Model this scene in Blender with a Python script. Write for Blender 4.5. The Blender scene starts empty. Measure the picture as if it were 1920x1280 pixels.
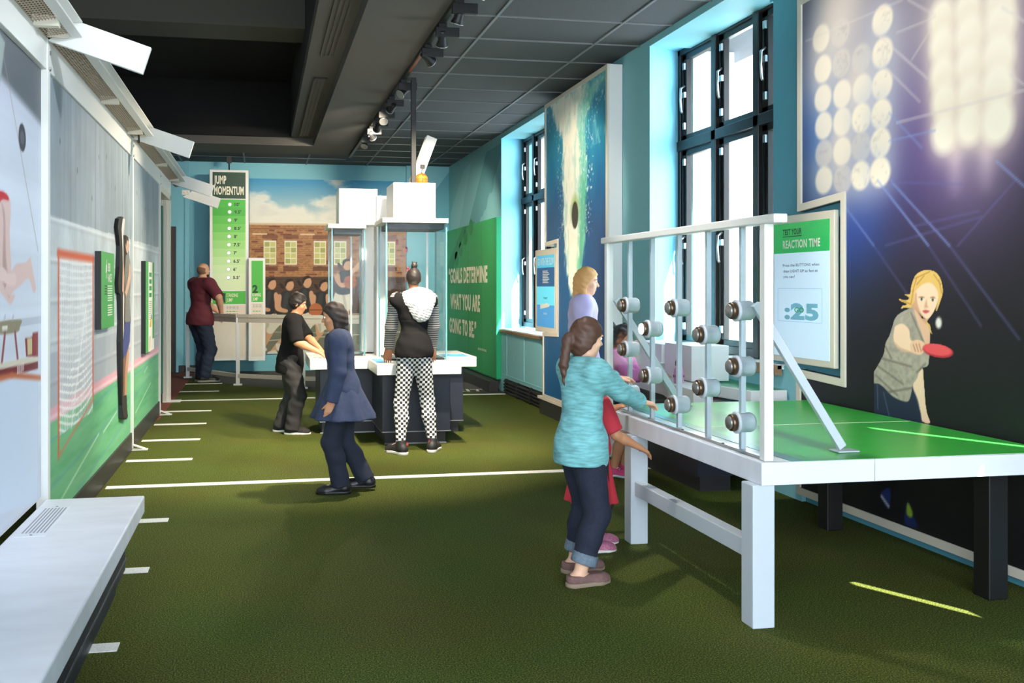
import bpy, bmesh, math, random
import numpy as np
from mathutils import Vector, Matrix
import openvdb
random.seed(7)
scene = bpy.context.scene
COL = scene.collection

# ---------------------------------------------------------------- camera, world, sun, exposure
FPX = 1800.0
cam_data = bpy.data.cameras.new('camera')
cam = bpy.data.objects.new('camera', cam_data)
COL.objects.link(cam)
cam_data.sensor_width = 36.0
cam_data.lens = FPX / 1920 * 36.0
cam_data.shift_x = (960 - 827) / 1920.0
cam_data.shift_y = -(640 - 537) / 1920.0
cam_data.clip_start = 0.05
cam_data.clip_end = 200
cam.location = (0, 0, 1.5)
cam.rotation_euler = (math.pi / 2, 0, -math.atan(339 / FPX))
scene.camera = cam

world = bpy.data.worlds.new('sky')
scene.world = world
world.use_nodes = True
wbg = world.node_tree.nodes['Background']
wbg.inputs[0].default_value = (0.80, 0.90, 1.0, 1)
wbg.inputs[1].default_value = 5.0

sun_data = bpy.data.lights.new('sun', 'SUN')
sun_data.energy = 22.0
sun_data.angle = 0.008
sun_data.color = (1.0, 0.96, 0.88)
sun = bpy.data.objects.new('sun', sun_data)
COL.objects.link(sun)
sun.rotation_euler = Vector((-0.45, 0.87, -1.0)).to_track_quat('-Z', 'Y').to_euler()
sun.location = (9, -6, 9)

vs = scene.view_settings
vs.view_transform = 'Standard'
vs.look = 'None'
vs.gamma = 1.0
vs.use_curve_mapping = False
vs.exposure = 0.85

# ---------------------------------------------------------------- materials
def s2l(c):
    return tuple(((v / 12.92) if v <= 0.04045 else ((v + 0.055) / 1.055) ** 2.4) for v in c)

def hexc(r, g, b):
    return s2l((r / 255.0, g / 255.0, b / 255.0))

_M = {}
def mat(name, rgb, rough=0.5, metal=0.0, noise=0.0, nscale=20.0, bump=0.0, emit=0.0, spec=0.5, coat=0.0, stretch=None):
    """rgb in 0-255 sRGB; a slight procedural variation of the colour when noise > 0"""
    if name in _M:
        return _M[name]
    m = bpy.data.materials.new(name)
    m.use_nodes = True
    nt = m.node_tree
    b = nt.nodes['Principled BSDF']
    c = hexc(*rgb)
    b.inputs['Base Color'].default_value = (*c, 1)
    b.inputs['Roughness'].default_value = rough
    b.inputs['Metallic'].default_value = metal
    b.inputs['Specular IOR Level'].default_value = spec
    if coat:
        b.inputs['Coat Weight'].default_value = coat
        b.inputs['Coat Roughness'].default_value = 0.1
    if emit:
        b.inputs['Emission Color'].default_value = (*c, 1)
        b.inputs['Emission Strength'].default_value = emit
    if noise or bump:
        tc = nt.nodes.new('ShaderNodeTexCoord')
        mp = nt.nodes.new('ShaderNodeMapping')
        if stretch:
            mp.inputs['Scale'].default_value = stretch
        nz = nt.nodes.new('ShaderNodeTexNoise')
        nz.inputs['Scale'].default_value = nscale
        nz.inputs['Detail'].default_value = 4
        nt.links.new(tc.outputs['Object'], mp.inputs['Vector'])
        nt.links.new(mp.outputs['Vector'], nz.inputs['Vector'])
        if noise:
            r = nt.nodes.new('ShaderNodeValToRGB')
            lo = tuple(max(0, v * (1 - noise)) for v in c)
            hi = tuple(min(1, v * (1 + noise)) for v in c)
            r.color_ramp.elements[0].position = 0.3
            r.color_ramp.elements[1].position = 0.7
            r.color_ramp.elements[0].color = (*lo, 1)
            r.color_ramp.elements[1].color = (*hi, 1)
            nt.links.new(nz.outputs['Fac'], r.inputs['Fac'])
            nt.links.new(r.outputs['Color'], b.inputs['Base Color'])
        if bump:
            bp = nt.nodes.new('ShaderNodeBump')
            bp.inputs['Strength'].default_value = bump
            bp.inputs['Distance'].default_value = 0.01
            nt.links.new(nz.outputs['Fac'], bp.inputs['Height'])
            nt.links.new(bp.outputs['Normal'], b.inputs['Normal'])
    _M[name] = m
    return m

def print_mat(name, rough=0.45, spec=0.3, emit=0.0):
    """a printed picture: its ink is stored per vertex of the sheet"""
    m = bpy.data.materials.new(name)
    m.use_nodes = True
    nt = m.node_tree
    b = nt.nodes['Principled BSDF']
    a = nt.nodes.new('ShaderNodeVertexColor')
    a.layer_name = 'ink'
    nt.links.new(a.outputs['Color'], b.inputs['Base Color'])
    b.inputs['Roughness'].default_value = rough
    b.inputs['Specular IOR Level'].default_value = spec
    if emit:
        nt.links.new(a.outputs['Color'], b.inputs['Emission Color'])
        b.inputs['Emission Strength'].default_value = emit
    return m

def glass_mat(name, tint, fac=0.06, rough=0.0, drops=False):
    m = bpy.data.materials.new(name)
    m.use_nodes = True
    nt = m.node_tree
    nt.nodes.remove(nt.nodes['Principled BSDF'])
    out = nt.nodes['Material Output']
    tr = nt.nodes.new('ShaderNodeBsdfTransparent')
    tr.inputs[0].default_value = (*tint, 1)
    gl = nt.nodes.new('ShaderNodeBsdfGlossy')
    gl.inputs['Roughness'].default_value = rough
    lw = nt.nodes.new('ShaderNodeLayerWeight')
    lw.inputs['Blend'].default_value = 0.5
    pw = nt.nodes.new('ShaderNodeMath'); pw.operation = 'POWER'; pw.inputs[1].default_value = 4.0
    fr = nt.nodes.new('ShaderNodeMath'); fr.operation = 'MULTIPLY_ADD'; fr.inputs[1].default_value = 0.22; fr.inputs[2].default_value = 0.006
    nt.links.new(lw.outputs['Facing'], pw.inputs[0]); nt.links.new(pw.outputs[0], fr.inputs[0])
    mx = nt.nodes.new('ShaderNodeMixShader')
    nt.links.new(fr.outputs[0], mx.inputs[0])
    nt.links.new(tr.outputs[0], mx.inputs[1])
    nt.links.new(gl.outputs[0], mx.inputs[2])
    last = mx
    if drops:
        tc = nt.nodes.new('ShaderNodeTexCoord')
        vo = nt.nodes.new('ShaderNodeTexVoronoi')
        vo.inputs['Scale'].default_value = 46
        rp = nt.nodes.new('ShaderNodeMath'); rp.operation = 'LESS_THAN'
        rp.inputs[1].default_value = 0.12
        nz = nt.nodes.new('ShaderNodeTexNoise'); nz.inputs['Scale'].default_value = 5
        gt = nt.nodes.new('ShaderNodeMath'); gt.operation = 'GREATER_THAN'; gt.inputs[1].default_value = 0.56
        ml = nt.nodes.new('ShaderNodeMath'); ml.operation = 'MULTIPLY'
        ml2 = nt.nodes.new('ShaderNodeMath'); ml2.operation = 'MULTIPLY'; ml2.inputs[1].default_value = 0.65
        df = nt.nodes.new('ShaderNodeBsdfDiffuse'); df.inputs[0].default_value = (0.85, 0.9, 0.9, 1)
        nt.links.new(tc.outputs['Object'], vo.inputs['Vector'])
        nt.links.new(tc.outputs['Object'], nz.inputs['Vector'])
        nt.links.new(vo.outputs['Distance'], rp.inputs[0])
        nt.links.new(nz.outputs['Fac'], gt.inputs[0])
        nt.links.new(rp.outputs[0], ml.inputs[0]); nt.links.new(gt.outputs[0], ml.inputs[1])
        nt.links.new(ml.outputs[0], ml2.inputs[0])
        m2 = nt.nodes.new('ShaderNodeMixShader')
        nt.links.new(ml2.outputs[0], m2.inputs[0])
        nt.links.new(mx.outputs[0], m2.inputs[1]); nt.links.new(df.outputs[0], m2.inputs[2])
        last = m2
    nt.links.new(last.outputs[0], out.inputs['Surface'])
    return m

# ---------------------------------------------------------------- naming / linking helpers
def tag(o, label=None, cat=None, group=None, kind=None):
    if label: o['label'] = label
    if cat: o['category'] = cat
    if group: o['group'] = group
    if kind: o['kind'] = kind
    return o

def thing(name, label, cat, loc=(0, 0, 0), rotz=0.0, group=None):
    o = bpy.data.objects.new(name, None)
    o.empty_display_size = 0.1
    COL.objects.link(o)
    o.location = loc
    o.rotation_euler = (0, 0, rotz)
    return tag(o, label, cat, group)

def copy_tree(o, parent=None):
    c = o.copy()
    COL.objects.link(c)
    c.parent = parent
    for ch in list(o.children):
        copy_tree(ch, c)
    return c

def origin_of(o):
    v = Vector((0, 0, 0))
    while o is not None:
        v += o.location
        o = o.parent
    return v

class MB:
    """collects faces in world (or local) coordinates and links them as ONE mesh object"""
    def __init__(self):
        self.v = []; self.f = []; self.m = []; self.s = []
    def add(self, verts, faces, mi=0, smooth=False):
        n = len(self.v)
        self.v += [tuple(p) for p in verts]
        for f in faces:
            self.f.append([i + n for i in f]); self.m.append(mi); self.s.append(smooth)
        return self
    def box(self, x0, y0, z0, x1, y1, z1, mi=0):
        x0, x1 = min(x0, x1), max(x0, x1); y0, y1 = min(y0, y1), max(y0, y1); z0, z1 = min(z0, z1), max(z0, z1)
        v = [(x0, y0, z0), (x1, y0, z0), (x1, y1, z0), (x0, y1, z0), (x0, y0, z1), (x1, y0, z1), (x1, y1, z1), (x0, y1, z1)]
        return self.add(v, [(0, 3, 2, 1), (4, 5, 6, 7), (0, 1, 5, 4), (1, 2, 6, 5), (2, 3, 7, 6), (3, 0, 4, 7)], mi)
    def bar(self, a, b, w, h, up=(0, 0, 1), mi=0):
        """rectangular bar from a to b, width w sideways and height h along up"""
        a = Vector(a); b = Vector(b); d = (b - a).normalized()
        up = Vector(up); s = d.cross(up)
        if s.length < 1e-5: s = d.cross(Vector((1, 0, 0)))
        s.normalize(); u = s.cross(d).normalized()
        v = []
        for p in (a, b):
            for i, j in ((-1, -1), (1, -1), (1, 1), (-1, 1)):
                v.append(p + s * (i * w / 2) + u * (j * h / 2))
        return self.add(v, [(0, 1, 2, 3), (7, 6, 5, 4), (0, 4, 5, 1), (1, 5, 6, 2), (2, 6, 7, 3), (3, 7, 4, 0)], mi)
    def tube(self, pts, r, n=10, mi=0, caps=True):
        pts = [Vector(p) for p in pts]
        rr = r if isinstance(r, (list, tuple)) else [r] * len(pts)
        rings = []
        prev = None
        for i, p in enumerate(pts):
            d = (pts[min(i + 1, len(pts) - 1)] - pts[max(i - 1, 0)]).normalized()
            if prev is None:
                a = d.cross(Vector((0, 0, 1)))
                if a.length < 1e-3: a = d.cross(Vector((1, 0, 0)))
            else:
                a = prev - d * prev.dot(d)
            a.normalize(); prev = a; b = d.cross(a)
            rings.append([p + (a * math.cos(t) + b * math.sin(t)) * rr[i] for t in [2 * math.pi * k / n for k in range(n)]])
        v = [q for ring in rings for q in ring]
        f = []
        for i in range(len(pts) - 1):
            for k in range(n):
                f.append((i * n + k, i * n + (k + 1) % n, (i + 1) * n + (k + 1) % n, (i + 1) * n + k))
        self.add(v, f, mi, True)
        if caps:
            self.add(rings[0], [tuple(reversed(range(n)))], mi)
            self.add(rings[-1], [tuple(range(n))], mi)
        return self
    def lathe(self, prof, origin=(0, 0, 0), axis=(0, 0, 1), n=24, mi=0, smooth=True):
        """prof: list of (radius, height along axis)"""
        ax = Vector(axis).normalized()
        a = ax.cross(Vector((0, 0, 1)))
        if a.length < 1e-3: a = ax.cross(Vector((1, 0, 0)))
        a.normalize(); b = ax.cross(a); o = Vector(origin)
        v = []; f = []
        for r, h in prof:
            for k in range(n):
                t = 2 * math.pi * k / n
                v.append(o + ax * h + (a * math.cos(t) + b * math.sin(t)) * r)
        for i in range(len(prof) - 1):
            for k in range(n):
                f.append((i * n + k, i * n + (k + 1) % n, (i + 1) * n + (k + 1) % n, (i + 1) * n + k))
        self.add(v, f, mi, smooth)
        if prof[0][0] > 1e-5: self.add(v[:n], [tuple(reversed(range(n)))], mi)
        if prof[-1][0] > 1e-5: self.add(v[-n:], [tuple(range(n))], mi)
        return self
    def prism(self, poly, axis, a0, a1, mi=0, mside=None):
        """poly: 2-D outline; axis 'x': (y,z) outline swept in x; 'y': (x,z); 'z': (x,y)"""
        mk = {'x': lambda p, t: (t, p[0], p[1]), 'y': lambda p, t: (p[0], t, p[1]), 'z': lambda p, t: (p[0], p[1], t)}[axis]
        n = len(poly)
        v = [mk(p, a0) for p in poly] + [mk(p, a1) for p in poly]
        self.add(v, [tuple(range(n)), tuple(reversed(range(n, 2 * n)))], mi)
        self.add(v, [(i, (i + 1) % n, n + (i + 1) % n, n + i) for i in range(n)], mi if mside is None else mside)
        return self
    def sphere(self, c, r, n=16, mi=0, scale=(1, 1, 1)):
        c = Vector(c); v = []; f = []
        rings = n // 2
        for i in range(rings + 1):
            th = math.pi * i / rings
            for k in range(n):
                ph = 2 * math.pi * k / n
                v.append(c + Vector((math.sin(th) * math.cos(ph) * r * scale[0], math.sin(th) * math.sin(ph) * r * scale[1], math.cos(th) * r * scale[2])))
        for i in range(rings):
            for k in range(n):
                f.append((i * n + k, (i + 1) * n + k, (i + 1) * n + (k + 1) % n, i * n + (k + 1) % n))
        return self.add(v, f, mi, True)
    def build(self, name, mats, parent=None, bevel=0.0, local=False, fix=True, seg=2):
        me = bpy.data.meshes.new(name)
        me.from_pydata([tuple(p) for p in self.v], [], self.f)
        mats = mats if isinstance(mats, (list, tuple)) else [mats]
        for m in mats: me.materials.append(m)
        me.polygons.foreach_set('material_index', self.m)
        me.polygons.foreach_set('use_smooth', self.s)
        bm = bmesh.new(); bm.from_mesh(me)
        bmesh.ops.remove_doubles(bm, verts=bm.verts, dist=1e-6)
        if fix: bmesh.ops.recalc_face_normals(bm, faces=bm.faces)
        bm.to_mesh(me); bm.free()
        o = bpy.data.objects.new(name, me)
        COL.objects.link(o)
        if parent is not None:
            o.parent = parent
            if not local:
                og = origin_of(parent)
                me.transform(Matrix.Translation(-og))
        if bevel:
            b = o.modifiers.new('bevel', 'BEVEL'); b.width = bevel; b.segments = seg
            b.limit_method = 'ANGLE'; b.angle_limit = math.radians(40)
        return o

def struct(name, mb, mats, bevel=0.0, parent=None, fix=True):
    o = mb.build(name, mats, parent, bevel, fix=fix)
    if parent is None: o['kind'] = 'structure'
    return o

# ---------------------------------------------------------------- lettering
_fdepth = 0.0008
def text(s, origin, right, up, height, mats, parent, name='lettering', width=None, bold=0.0, align='L', local=False, serif=False, depth=None):
    """flat lettering; origin is the lower corner of the first letter, height the capital height"""
    cu = bpy.data.curves.new('glyphs', 'FONT')
    cu.body = s
    cu.size = 1.0
    cu.offset = bold
    cu.resolution_u = 3
    cu.space_character = 1.08 if bold else 1.0
    ob = bpy.data.objects.new('glyphs', cu)
    COL.objects.link(ob)
    dg = bpy.context.evaluated_depsgraph_get()
    me = bpy.data.meshes.new_from_object(ob.evaluated_get(dg))
    bpy.data.objects.remove(ob); bpy.data.curves.remove(cu)
    co = np.empty(len(me.vertices) * 3); me.vertices.foreach_get('co', co); co = co.reshape(-1, 3)
    capn = 0.72
    x0, x1 = co[:, 0].min(), co[:, 0].max()
    sy = height / capn
    sx = sy if width is None else width / (x1 - x0)
    right = Vector(right).normalized(); up = Vector(up).normalized(); nrm = right.cross(up)
    o0 = Vector(origin)
    w = (x1 - x0) * sx
    off = {'L': 0, 'C': -w / 2, 'R': -w}[align]
    R = np.array(right); U = np.array(up)
    P = np.array(o0)[None] + ((co[:, 0:1] - x0) * sx + off) * R[None] + (co[:, 1:2] * sy) * U[None] + np.array(nrm)[None] * (_fdepth if depth is None else depth)
    me.vertices.foreach_set('co', P.astype(np.float32).ravel())
    me.materials.clear(); me.materials.append(mats)
    me.update()
    o = bpy.data.objects.new(name, me)
    COL.objects.link(o)
    if parent is not None:
        o.parent = parent
        if not local: me.transform(Matrix.Translation(-origin_of(parent)))
    return o

# ---------------------------------------------------------------- printed pictures (ink per vertex)
class Sheet:
    """a printed sheet over the rectangle u0..u1, v0..v1 (metres) with ink colours in sRGB 0-255"""
    def __init__(self, u0, u1, v0, v1, du, dv=None, base=(255, 255, 255)):
        dv = dv or du
        self.nu = max(2, int(round((u1 - u0) / du)) + 1); self.nv = max(2, int(round((v1 - v0) / dv)) + 1)
        self.u = np.linspace(u0, u1, self.nu); self.v = np.linspace(v0, v1, self.nv)
        self.U, self.V = np.meshgrid(self.u, self.v)
        self.c = np.empty(self.U.shape + (3,)); self.c[:] = base
        self.px = max(abs(u1 - u0) / self.nu, abs(v1 - v0) / self.nv)
    def blend(self, mask, col):
        m = np.clip(mask, 0, 1)[..., None]
        self.c = self.c * (1 - m) + np.asarray(col, float) * m
        return self
    def sd(self, pts):
        """signed distance to a closed outline (negative inside)"""
        P = np.asarray(pts, float); n = len(P)
        d = np.full(self.U.shape, 1e9); ins = np.zeros(self.U.shape, bool)
        for i in range(n):
            a = P[i]; b = P[(i + 1) % n]; e = b - a
            wx = self.U - a[0]; wy = self.V - a[1]
            t = np.clip((wx * e[0] + wy * e[1]) / (e @ e + 1e-12), 0, 1)
            d = np.minimum(d, (wx - e[0] * t) ** 2 + (wy - e[1] * t) ** 2)
            c = ((a[1] > self.V) != (b[1] > self.V)) & (self.U < (b[0] - a[0]) * (self.V - a[1]) / (b[1] - a[1] + 1e-12) + a[0])
            ins ^= c
        d = np.sqrt(d)
        return np.where(ins, -d, d)
    def poly(self, pts, col, soft=None, alpha=1.0, curve=True):
        if curve: pts = smooth_loop(pts)
        soft = soft or self.px * 0.7
        return self.blend((0.5 - self.sd(pts) / (2 * soft)) * alpha if soft <= self.px * 1.01 else np.clip(0.5 - self.sd(pts) / (2 * soft), 0, 1) * alpha, col)
    def ell(self, cu, cv, ru, rv, col, soft=None, alpha=1.0, rot=0.0):
        soft = soft or self.px * 0.7
        du = self.U - cu; dv = self.V - cv
        c, s = math.cos(rot), math.sin(rot)
        a = (du * c + dv * s) / ru; b = (-du * s + dv * c) / rv
        k = np.sqrt(a * a + b * b)
        return self.blend(np.clip(0.5 - (k - 1) * min(ru, rv) / (2 * soft), 0, 1) * alpha, col)
    def glow(self, cu, cv, ru, rv, col, alpha=1.0, p=2.0):
        k = ((self.U - cu) / ru) ** 2 + ((self.V - cv) / rv) ** 2
        return self.blend(np.exp(-k ** (p / 2)) * alpha, col)
    def line(self, a, b, w, col, alpha=1.0):
        a = np.asarray(a, float); b = np.asarray(b, float); e = b - a
        wx = self.U - a[0]; wy = self.V - a[1]
        t = np.clip((wx * e[0] + wy * e[1]) / (e @ e + 1e-12), 0, 1)
        d = np.hypot(wx - e[0] * t, wy - e[1] * t)
        k = max(w, self.px * 1.0)
        return self.blend(np.clip(1.2 - d / k, 0, 1) * alpha * min(1, w / k + .15), col)
    def rect(self, u0, v0, u1, v1, col, alpha=1.0, soft=None):
        s = soft or self.px * 0.6
        m = np.clip((self.U - u0) / s + .5, 0, 1) * np.clip((u1 - self.U) / s + .5, 0, 1) * np.clip((self.V - v0) / s + .5, 0, 1) * np.clip((v1 - self.V) / s + .5, 0, 1)
        return self.blend(m * alpha, col)
    def noise(self, scale, seed=0, octaves=4):
        return fbm(self.U * scale[0], self.V * scale[1], seed, octaves)
    def build(self, name, where, material, parent, flip=False, keep=None):
        """where(u, v) -> world xyz arrays; keep: mask of vertices to retain"""
        X, Y, Z = where(self.U, self.V)
        P = np.stack([X, Y, Z], -1).reshape(-1, 3)
        idx = np.arange(self.nu * self.nv).reshape(self.nv, self.nu)
        q = np.stack([idx[:-1, :-1], idx[:-1, 1:], idx[1:, 1:], idx[1:, :-1]], -1).reshape(-1, 4)
        if flip: q = q[:, ::-1]
        if keep is not None:
            k = keep.ravel(); q = q[k[q].all(1)]
            used = np.unique(q); rm = np.full(len(P), -1); rm[used] = np.arange(len(used)); P = P[used]; q = rm[q]
        c = np.clip(self.c / 255.0, 0, 1).reshape(-1, 3)
        if keep is not None: c = c[used]
        lin = np.where(c <= 0.04045, c / 12.92, ((c + 0.055) / 1.055) ** 2.4)
        me = bpy.data.meshes.new(name)
        me.vertices.add(len(P)); me.vertices.foreach_set('co', (P - np.array(origin_of(parent))[None] if parent else P).astype(np.float32).ravel())
        me.loops.add(len(q) * 4); me.polygons.add(len(q))
        me.loops.foreach_set('vertex_index', q.astype(np.int32).ravel())
        me.polygons.foreach_set('loop_start', np.arange(0, len(q) * 4, 4, dtype=np.int32))
        me.update(calc_edges=True)
        at = me.color_attributes.new('ink', 'FLOAT_COLOR', 'POINT')
        at.data.foreach_set('color', np.concatenate([lin, np.ones((len(lin), 1))], 1).astype(np.float32).ravel())
        me.materials.append(material)
        o = bpy.data.objects.new(name, me); COL.objects.link(o)
        if parent is not None: o.parent = parent
        return o

def smooth_loop(pts, k=4):
    P = np.asarray(pts, float); n = len(P); out = []
    for i in range(n):
        p0, p1, p2, p3 = P[i - 1], P[i], P[(i + 1) % n], P[(i + 2) % n]
        for j in range(k):
            t = j / k
            out.append(0.5 * ((2 * p1) + (-p0 + p2) * t + (2 * p0 - 5 * p1 + 4 * p2 - p3) * t * t + (-p0 + 3 * p1 - 3 * p2 + p3) * t ** 3))
    return np.array(out)

def fbm(x, y, seed=0, octaves=4):
    rng = np.random.RandomState(seed)
    tab = rng.rand(256, 256)
    tot = np.zeros(x.shape); amp = 1.0; s = 0
    for o in range(octaves):
        xi = np.floor(x).astype(int); yi = np.floor(y).astype(int)
        fx = x - xi; fy = y - yi
        fx = fx * fx * (3 - 2 * fx); fy = fy * fy * (3 - 2 * fy)
        g = lambda a, b: tab[(xi + a) % 256, (yi + b) % 256]
        tot += amp * ((g(0, 0) * (1 - fx) + g(1, 0) * fx) * (1 - fy) + (g(0, 1) * (1 - fx) + g(1, 1) * fx) * fy)
        s += amp; amp *= 0.5; x = x * 2.03 + 17; y = y * 2.03 + 31
    return tot / s

M = {}
M['white'] = mat('white_laminate', (232, 230, 228), 0.35)
M['white_metal'] = mat('white_powder_coat', (226, 226, 222), 0.35)
M['cream_metal'] = mat('cream_powder_coat', (222, 214, 198), 0.4)
M['bench'] = mat('marbled_solid_surface', (226, 229, 238), 0.3, noise=0.05, nscale=3, stretch=(1, 3, 1))
M['black'] = mat('black_paint', (16, 16, 17), 0.5)
M['blackmetal'] = mat('black_steel', (24, 24, 25), 0.35)
M['ceil_black'] = mat('black_recess_paint', (15, 14, 14), 0.9)
M['ceil_dark'] = mat('dark_soffit_paint', (84, 80, 76), 0.85)
M['tile'] = mat('grey_mineral_tile', (76, 79, 82), 0.9, noise=0.3, nscale=130)
M['tbar'] = mat('grey_ceiling_bar', (112, 113, 116), 0.5)
M['navy'] = mat('navy_laminate', (38, 42, 56), 0.4, noise=0.08, nscale=6)
M['charcoal'] = mat('charcoal_laminate', (46, 45, 48), 0.45)
M['alu'] = mat('brushed_aluminium', (186, 186, 186), 0.3, metal=0.9)
M['steelpaint'] = mat('pale_silver_paint', (196, 204, 212), 0.3)
M['teal'] = mat('teal_blue_wall_paint', (122, 190, 208), 0.6)
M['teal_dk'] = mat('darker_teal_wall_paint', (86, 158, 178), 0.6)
M['sage'] = mat('sage_teal_paint', (126, 186, 194), 0.6)
M['sage_dk'] = mat('sage_deep_tone_paint', (98, 160, 168), 0.6)
M['paleblue'] = mat('pale_blue_panel', (142, 206, 216), 0.5)
M['green'] = mat('green_panel_paint', (34, 150, 84), 0.5)
M['green_dk'] = mat('dark_green_panel_ink', (26, 126, 68), 0.5)
M['green_edge'] = mat('green_panel_edge', (20, 160, 110), 0.5)
M['signgreen'] = mat('sign_green', (22, 166, 78), 0.45)
M['leafgreen'] = mat('bright_leaf_green', (72, 184, 62), 0.5)
M['ink_white'] = mat('white_ink', (240, 238, 230), 0.5)
M['ink_cream'] = mat('cream_ink', (236, 232, 208), 0.5)
M['ink_black'] = mat('black_ink', (20, 24, 24), 0.5)
M['ink_dkgreen'] = mat('dark_green_ink', (14, 60, 40), 0.5)
M['ink_grey'] = mat('grey_ink', (160, 158, 150), 0.5)
M['glass'] = glass_mat('clear_glass', (0.955, 0.985, 0.985))
M['glass_case'] = glass_mat('speckled_case_glass', (0.965, 0.985, 0.99), drops=True)
M['glass_edge'] = mat('glass_edge_green', (96, 150, 158), 0.2)
M['wood'] = mat('worn_wood_sill', (150, 118, 88), 0.6, noise=0.25, nscale=14)
M['darkwood'] = mat('dark_door_wood', (44, 30, 24), 0.5)

# ================================================================ SETTING
def turf_material():
    m = bpy.data.materials.new('short_green_turf')
    m.use_nodes = True
    nt = m.node_tree; b = nt.nodes['Principled BSDF']
    tc = nt.nodes.new('ShaderNodeTexCoord')
    n1 = nt.nodes.new('ShaderNodeTexNoise'); n1.inputs['Scale'].default_value = 150; n1.inputs['Detail'].default_value = 3
    n2 = nt.nodes.new('ShaderNodeTexNoise'); n2.inputs['Scale'].default_value = 1.3; n2.inputs['Detail'].default_value = 3
    r1 = nt.nodes.new('ShaderNodeValToRGB')
    r1.color_ramp.elements[0].position = 0.32; r1.color_ramp.elements[0].color = (*hexc(34, 46, 17), 1)
    r1.color_ramp.elements[1].position = 0.72; r1.color_ramp.elements[1].color = (*hexc(138, 142, 60), 1)
    e = r1.color_ramp.elements.new(0.5); e.color = (*hexc(74, 86, 33), 1)
    mx = nt.nodes.new('ShaderNodeMix'); mx.data_type = 'RGBA'; mx.blend_type = 'MULTIPLY'; mx.inputs[0].default_value = 0.35
    bp = nt.nodes.new('ShaderNodeBump'); bp.inputs['Strength'].default_value = 0.45; bp.inputs['Distance'].default_value = 0.012
    nt.links.new(tc.outputs['Object'], n1.inputs['Vector']); nt.links.new(tc.outputs['Object'], n2.inputs['Vector'])
    nt.links.new(n1.outputs['Fac'], r1.inputs['Fac'])
    nt.links.new(r1.outputs['Color'], mx.inputs[6]); nt.links.new(n2.outputs['Color'], mx.inputs[7])
    nt.links.new(mx.outputs[2], b.inputs['Base Color'])
    nt.links.new(n1.outputs['Fac'], bp.inputs['Height']); nt.links.new(bp.outputs['Normal'], b.inputs['Normal'])
    b.inputs['Roughness'].default_value = 0.9; b.inputs['Specular IOR Level'].default_value = 0.15
    return m
M['turf'] = turf_material()
M['turf_line'] = mat('white_turf_line', (236, 234, 230), 0.9, noise=0.12, nscale=120, bump=0.5)
M['red_floor'] = mat('red_rubber_floor', (122, 62, 50), 0.8, noise=0.15, nscale=30)
M['grey_floor'] = mat('dark_grey_carpet', (74, 74, 76), 0.95, noise=0.25, nscale=90)

fl = MB()
fl.box(-4, -3, -0.12, 4.6, 18, -0.02, 2)
fl.add([(-4, 11.2, -.004), (-1.12, 11.2, -.004), (-1.12, 18, -.004), (-4, 18, -.004)], [(0, 1, 2, 3)], 1)
fl.add([(-1.12, 13.0, -.006), (4.6, 12.5, -.006), (4.6, 18, -.006), (-1.12, 18, -.006)], [(0, 1, 2, 3)], 2)
turf = [(-4, -3), (4.6, -3), (4.6, 12.3), (3.57, 12.98), (2.86, 13.34), (1.13, 13.66), (-.34, 14.90), (-1.12, 16.1), (-1.12, 11.2), (-4, 11.2)]
fl.add([(x, y, 0) for x, y in turf], [tuple(range(len(turf)))], 0)
for k in range(-1, 11):
    y = 4.174 + 1.1058 * k
    x1 = 3.36 if k in (3, 8) else -0.58
    x0 = -1.13
    fl.box(x0, y - .047, -.01, x1, y + .047, .004, 3)
floor = struct('floor', fl, [M['turf'], M['red_floor'], M['grey_floor'], M['turf_line']])
text('EXIT', (2.55, 13.52, -.004), (1, -.12, 0), (.12, 1, 0), .30, M['ink_white'], floor, 'exit_lettering', width=.62, bold=.03)

# ---- ceiling: dark lay-in tiles over the window side, a lowered soffit ring and a black recess
zc = 3.70
ce = MB()
ce.box(1.45, -1.8, zc, 4.6, 18, zc + .1, 0)
ce.box(-4, 15.80, zc, 1.45, 18, zc + .1, 0)
ceiling = struct('ceiling', ce, M['tile'])
cb = MB()
for x in (1.89, 2.97):
    cb.box(x - .012, -3, zc - .012, x + .012, 17.4, zc + .02)
for x in (-.27, .81, -1.35):
    cb.box(x - .012, 15.8, zc - .012, x + .012, 17.4, zc + .02)
y = 7.575 - .715 * 12
while y < 17.3:
    cb.box(1.46, y - .01, zc - .010, 3.42, y + .01, zc + .02)
    y += .715
cb.box(-3, 16.6, zc - .01, 1.46, 16.62, zc + .02)
cb.build('ceiling_grid', M['tbar'], ceiling)
so = MB()
so.box(.80, -1.8, 3.655, 1.45, 15.80, 3.80, 0)          # soffit toward the tiles
so.box(-4, 14.85, 3.655, .80, 15.80, 3.80, 0)
so.box(.46, -1.8, 3.775, .82, 14.95, 3.90, 0)           # stepped band that holds the air slots
so.box(-4, 14.75, 3.775, .5, 15.0, 3.90, 1)
soffit = struct('ceiling_soffit', so, [M['ceil_dark'], M['ceil_black']])
rc = MB()
rc.box(-4.1, -1.8, 4.62, .56, 15.0, 4.72, 0)
rc.box(.46, -1.8, 3.90, .56, 15.0, 4.62, 0)
rc.box(-4, 14.90, 3.90, .56, 15.0, 4.62, 0)
rc.box(-4, 10.15, 4.2, .46, 10.75, 4.62, 1)
struct('ceiling_recess', rc, [M['ceil_black'], mat('olive_beam_paint', (70, 68, 60), 0.9)])

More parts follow.
